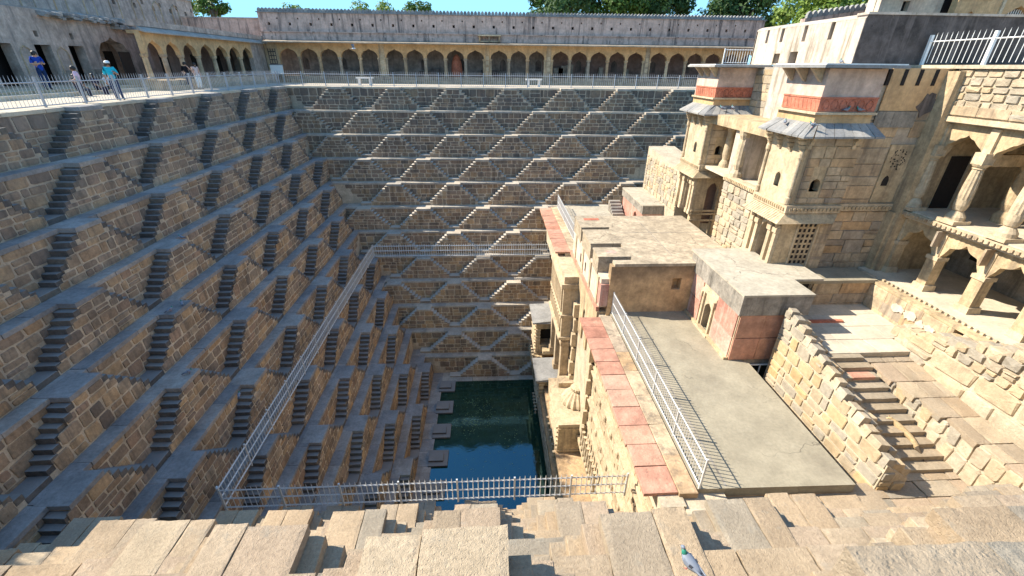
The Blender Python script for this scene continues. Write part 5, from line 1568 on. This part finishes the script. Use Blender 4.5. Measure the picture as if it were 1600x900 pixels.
person('man in a turquoise shirt and white cap standing by the left railing', (-18.35, 24.5, 0), -.75, 1.75, (.02, .42, .55), (.03, .05, .11),
       dict(ell=(.03, .15, .65), wrl=(.12, .08, .70), hal=(.14, .05, .72), anl=(.05, .07, .04), tol=(.14, .08, .015)), cap=(.8, .78, .74))
person('seated person in a dark top with one arm out along the left railing', (-22.2, 27.0, -.56), .3, 1.68, (.05, .045, .07), (.06, .06, .08),
       dict(SIT, elr=(.1, -.16, .70), wrr=(.24, -.2, .68), har=(.28, -.21, .67)), longhair=True, sleeves=False)
person('seated woman in a dark dress on the left terrace behind the railing', (-22.4, 28.5, -.52), .1, 1.65, (.035, .03, .06), (.04, .035, .06), dict(SIT), longhair=True)
person('seated person in a light grey shirt beside the man in turquoise', (-22.4, 29.4, -.52), .0, 1.65, (.50, .58, .62), (.05, .05, .07), dict(SIT))
person('man in a black shirt raising a hand to his face near the left arcade', (-21.0, 34.9, 0), -.7, 1.76, (.014, .014, .018), (.02, .03, .06),
       dict(ell=(.06, .15, .69), wrl=(.12, .05, .80), hal=(.12, .02, .84), elr=(.0, -.15, .63), wrr=(.08, -.15, .56), har=(.12, -.15, .56)), plain('fair_skin', (.50, .32, .24), .6))
person('woman in a pale pink top and white trousers beside the man in black', (-20.6, 35.3, 0), -.5, 1.72, (.62, .46, .42), (.72, .74, .74),
       dict(elr=(.02, -.15, .64), wrr=(.05, -.13, .56), har=(.07, -.12, .52)), plain('pale_skin', (.52, .33, .25), .6), sleeves=False, longhair=True)

# ------------------------------------------------------------------ animals
def pigeon_meshes():
    G = dict(body=plain('pigeon_grey', (.20, .23, .28), .6, var=.1), neck=plain('pigeon_green_neck', (.03, .22, .15), .35), dark=plain('pigeon_dark', (.07, .075, .09), .6), beak=plain('pigeon_beak', (.06, .05, .05), .5), foot=plain('pigeon_foot', (.4, .1, .09), .6))
    G['white'] = plain('pigeon_white', (.75, .74, .72), .6)
    return G
PG = pigeon_meshes()
def lathe_x(m, prof, c, n=10, sz=.85):
    b = len(m.v); c = Vector(c)
    for x, r, dz in prof:
        for i in range(n):
            t = 2*math.pi*i/n; m.v.append((c.x+x, c.y+r*math.cos(t), c.z+dz+r*sz*math.sin(t)))
    for k in range(len(prof)-1):
        for i in range(n):
            j = (i+1) % n; m.f.append([b+k*n+i, b+(k+1)*n+i, b+(k+1)*n+j, b+k*n+j]); m.m.append(0)
    m.f.append([b+i for i in range(n)]); m.m.append(0); q = b+(len(prof)-1)*n; m.f.append([q+i for i in reversed(range(n))]); m.m.append(0)
def pig_parts():
    out = []
    m = MB(); lathe_x(m, [(-.13, .015, .10), (-.09, .04, .10), (-.03, .062, .105), (.03, .064, .115), (.07, .05, .13), (.09, .03, .145)], (0, 0, 0)); out.append(('body', m, PG['body']))
    m = MB(); m.tube((.07, 0, .135), (.105, 0, .20), .038, .02, 8); out.append(('neck', m, PG['neck']))
    m = MB(); lathe_x(m, [(-.022, .01, 0), (-.012, .019, 0), (.006, .021, 0), (.022, .012, -.003)], (.112, 0, .213), 8, 1); out.append(('head', m, PG['body']))
    m = MB(); m.tube((.132, 0, .21), (.155, 0, .203), .006, .001, 5); out.append(('beak', m, PG['beak']))
    for s in (1, -1):
        m = MB(); m.hexa([(.06, s*.05, .115), (-.17, s*.022, .085), (-.17, s*.03, .1), (.05, s*.066, .13), (.05, s*.045, .155), (-.165, s*.012, .105), (-.17, s*.02, .11), (.045, s*.06, .15)]); out.append(('wing', m, PG['body']))
        m = MB(); m.hexa([(-.02, s*.052, .115), (-.05, s*.047, .11), (-.05, s*.052, .115), (-.02, s*.064, .125), (-.02, s*.046, .15), (-.05, s*.04, .143), (-.05, s*.05, .143), (-.02, s*.061, .15)]); out.append(('wing_bar', m, PG['dark']))
        m = MB(); m.tube((.0, s*.025, .07), (.005, s*.025, 0.004), .006, .005, 5); m.tube((.005, s*.025, .005), (.035, s*.03, .003), .005, .003, 5); out.append(('leg', m, PG['foot']))
    m = MB(); m.hexa([(-.11, -.035, .092), (-.24, -.03, .07), (-.24, .03, .07), (-.11, .035, .092), (-.11, -.03, .108), (-.24, -.03, .078), (-.24, .03, .078), (-.11, .03, .108)]); out.append(('tail', m, PG['dark']))
    return [(n, m.mesh(n, mt, (0, 0, 0), n in ('body', 'neck', 'head')), ) for n, m, mt in out]
PP = pig_parts()
def pigeon(label, loc, yaw, sc=1.0):
    t = thing('pigeon', label, 'pigeon', loc, 'pigeons about the well')
    t.rotation_euler = (0, 0, yaw); t.scale = (sc, sc, sc)
    for n, me in PP:
        o = bpy.data.objects.new(n, me); COL.objects.link(o); o.parent = t
    return t
pigeon('grey pigeon with a green neck on the sunlit stones at the bottom edge', (1.51, 1.93, -1.775), 2.1, .75)
for lab, loc, yaw in (
    ('pigeon resting on the slab eave of the near tower, nearest its corner', (12.0, 16.4, -.22), 2.6),
    ('pigeon sitting midway along the side eave of the near tower', (11.9, 17.9, -.28), 1.0),
    ('dark pigeon on the attic ledge of the near tower, left of its pair', (13.35, 16.72, .28), 0.2),
    ('dark pigeon on the attic ledge of the near tower, right of its pair', (13.85, 16.72, .28), 3.0),
    ('pigeon on the front eave of the far tower', (13.2, 24.6, -.26), 1.5),
    ('pigeon on the front eave of the far tower, closer to its corner', (12.6, 24.55, -.28), 2.4),
    ('pigeon at the foot of the whitewashed parapet', (14.55, 19.4, 1.9), 1.2),
    ('pigeon on the fourth shaded ledge at the left, first of a loose pair', (-12.75, 15.6, -4*H+.01), 1.2),
    ('pigeon on the fourth shaded ledge at the left, second of a loose pair', (-12.6, 16.1, -4*H+.01), 2.2),
    ('pigeon alone on the fifth shaded ledge at the left edge of the stairs', (-11.6, 13.9, -5*H+.01), 0.7),
    ('pigeon on the sixth shaded ledge near the lower left', (-10.55, 14.6, -6*H+.01), 1.9),
    ('pigeon on the third shaded ledge at the left', (-13.8, 19.0, -3*H+.01), 2.9)):
    pigeon(lab, loc, yaw)
t = thing('flying_pigeon', 'white pigeon in flight in front of the far arcade', 'pigeon', (-10.1, 38, 2.75))
m = MB(); lathe_x(m, [(-.16, .012, 0), (-.08, .05, 0), (0, .07, 0), (.08, .05, .01), (.13, .03, .02), (.17, .008, .02)], (-10.1, 38, 2.75)); m.put('body', PG['white'], t, smooth=True)
for s in (1, -1):
    m = MB(); X, Y, Z = -10.1, 38, 2.75
    m.hexa([(X+.06, Y, Z), (X-.06, Y, Z), (X-.14, Y+s*.12, Z+.28), (X+.04, Y+s*.12, Z+.3), (X+.06, Y, Z+.02), (X-.06, Y, Z+.02), (X-.14, Y+s*.12, Z+.295), (X+.04, Y+s*.12, Z+.315)]); m.put('wing', PG['body'], t)
m = MB(); m.hexa([(X-.14, Y-.02, Z), (X-.26, Y-.07, Z), (X-.26, Y+.07, Z), (X-.14, Y+.02, Z), (X-.14, Y-.02, Z+.015), (X-.26, Y-.07, Z+.01), (X-.26, Y+.07, Z+.01), (X-.14, Y+.02, Z+.015)]); m.put('tail', PG['white'], t)

# tan animal climbing the side stairs, body up the steps, head turned left
FUR = plain('tan_fur', (.42, .31, .17), .9, var=.25, sc=20); FURD = plain('dark_fur', (.10, .075, .05), .9)
sx, sy = 13.32, 9.0
zst = lambda y: -9.30+.02+.15*max(0, math.floor((y-8.95)/.365))
bz = lambda y: -9.28+.15*(y-8.95)/.365
A = {}
A['hips'] = (13.42, 9.25, bz(9.25)+.26); A['loin'] = (13.40, 9.45, bz(9.45)+.29); A['chest'] = (13.30, 9.75, bz(9.75)+.28); A['shoulder'] = (13.24, 9.88, bz(9.88)+.30); A['neck'] = (13.14, 10.0, bz(10)+.34); A['head'] = (13.04, 10.07, bz(10.05)+.35); A['muzzle'] = (12.93, 10.08, bz(10.05)+.30)
A['tail1'] = (13.46, 9.1, bz(9.1)+.2); A['tail2'] = (13.5, 8.92, bz(8.95)+.08); A['tail3'] = (13.58, 8.82, -9.22)
for s, q in ((1, 'r'), (-1, 'l')):
    A['hk'+q] = (13.42+.075*s, 9.33, bz(9.33)+.14); A['hh'+q] = (13.43+.08*s, 9.2, bz(9.2)+.08); A['hf'+q] = (13.42+.08*s, 9.26, zst(9.26)+.015)
    A['fe'+q] = (13.25+.07*s, 9.8, bz(9.8)+.16); A['fw'+q] = (13.24+.075*s, 9.86, bz(9.86)+.08); A['ff'+q] = (13.22+.075*s, 9.9, zst(9.9)+.015)
nm = list(A); P = [Vector(A[n]) for n in nm]; ix = {n: i for i, n in enumerate(nm)}
E = [('hips', 'loin'), ('loin', 'chest'), ('chest', 'shoulder'), ('shoulder', 'neck'), ('neck', 'head'), ('head', 'muzzle'), ('hips', 'tail1'), ('tail1', 'tail2'), ('tail2', 'tail3')]
for q in 'lr': E += [('hips', 'hk'+q), ('hk'+q, 'hh'+q), ('hh'+q, 'hf'+q), ('shoulder', 'fe'+q), ('fe'+q, 'fw'+q), ('fw'+q, 'ff'+q)]
R = dict(hips=.085, loin=.085, chest=.11, shoulder=.095, neck=.06, head=.055, muzzle=.025, tail1=.035, tail2=.022, tail3=.012)
for q in 'lr': R.update({'hk'+q: .045, 'hh'+q: .022, 'hf'+q: .024, 'fe'+q: .035, 'fw'+q: .022, 'ff'+q: .024})
t = thing('animal', 'lean tan four legged animal with a dark hanging tail climbing the side stairs', 'animal', (13.35, 9.5, -9.2))
bones = [(P[ix[a]], P[ix[b]], 1 if a.startswith('tail') or b == 'tail1' else 0) for a, b in E]
org = Vector((13.35, 9.5, -9.2))
me = body_mesh('body', P, [(ix[a], ix[b]) for a, b in E], [R[n] for n in nm], [FUR, FURD], bones)
me.transform(Matrix.Translation(-org))
inst('body', me, t, org)
hd = P[ix['head']]
for s in (1, -1):
    m = MB(); m.hexa([(hd.x+.01, hd.y+s*.03, hd.z+.03), (hd.x+.045, hd.y+s*.035, hd.z+.03), (hd.x+.045, hd.y+s*.05, hd.z+.03), (hd.x+.01, hd.y+s*.05, hd.z+.03), (hd.x+.025, hd.y+s*.05, hd.z+.085), (hd.x+.035, hd.y+s*.05, hd.z+.085), (hd.x+.035, hd.y+s*.055, hd.z+.085), (hd.x+.025, hd.y+s*.055, hd.z+.085)]); m.put('ear', FUR, t)
    m = MB(); m.lathe([(.003, -.006), (.008, 0), (.003, .006)], (hd.x-.042, hd.y+s*.028, hd.z+.018), 6); m.put('eye', M['eye'], t)
m = MB(); m.lathe([(.004, -.01), (.013, 0), (.004, .01)], (P[ix['muzzle']].x-.02, P[ix['muzzle']].y, P[ix['muzzle']].z+.008), 6); m.put('nose', M['eye'], t)
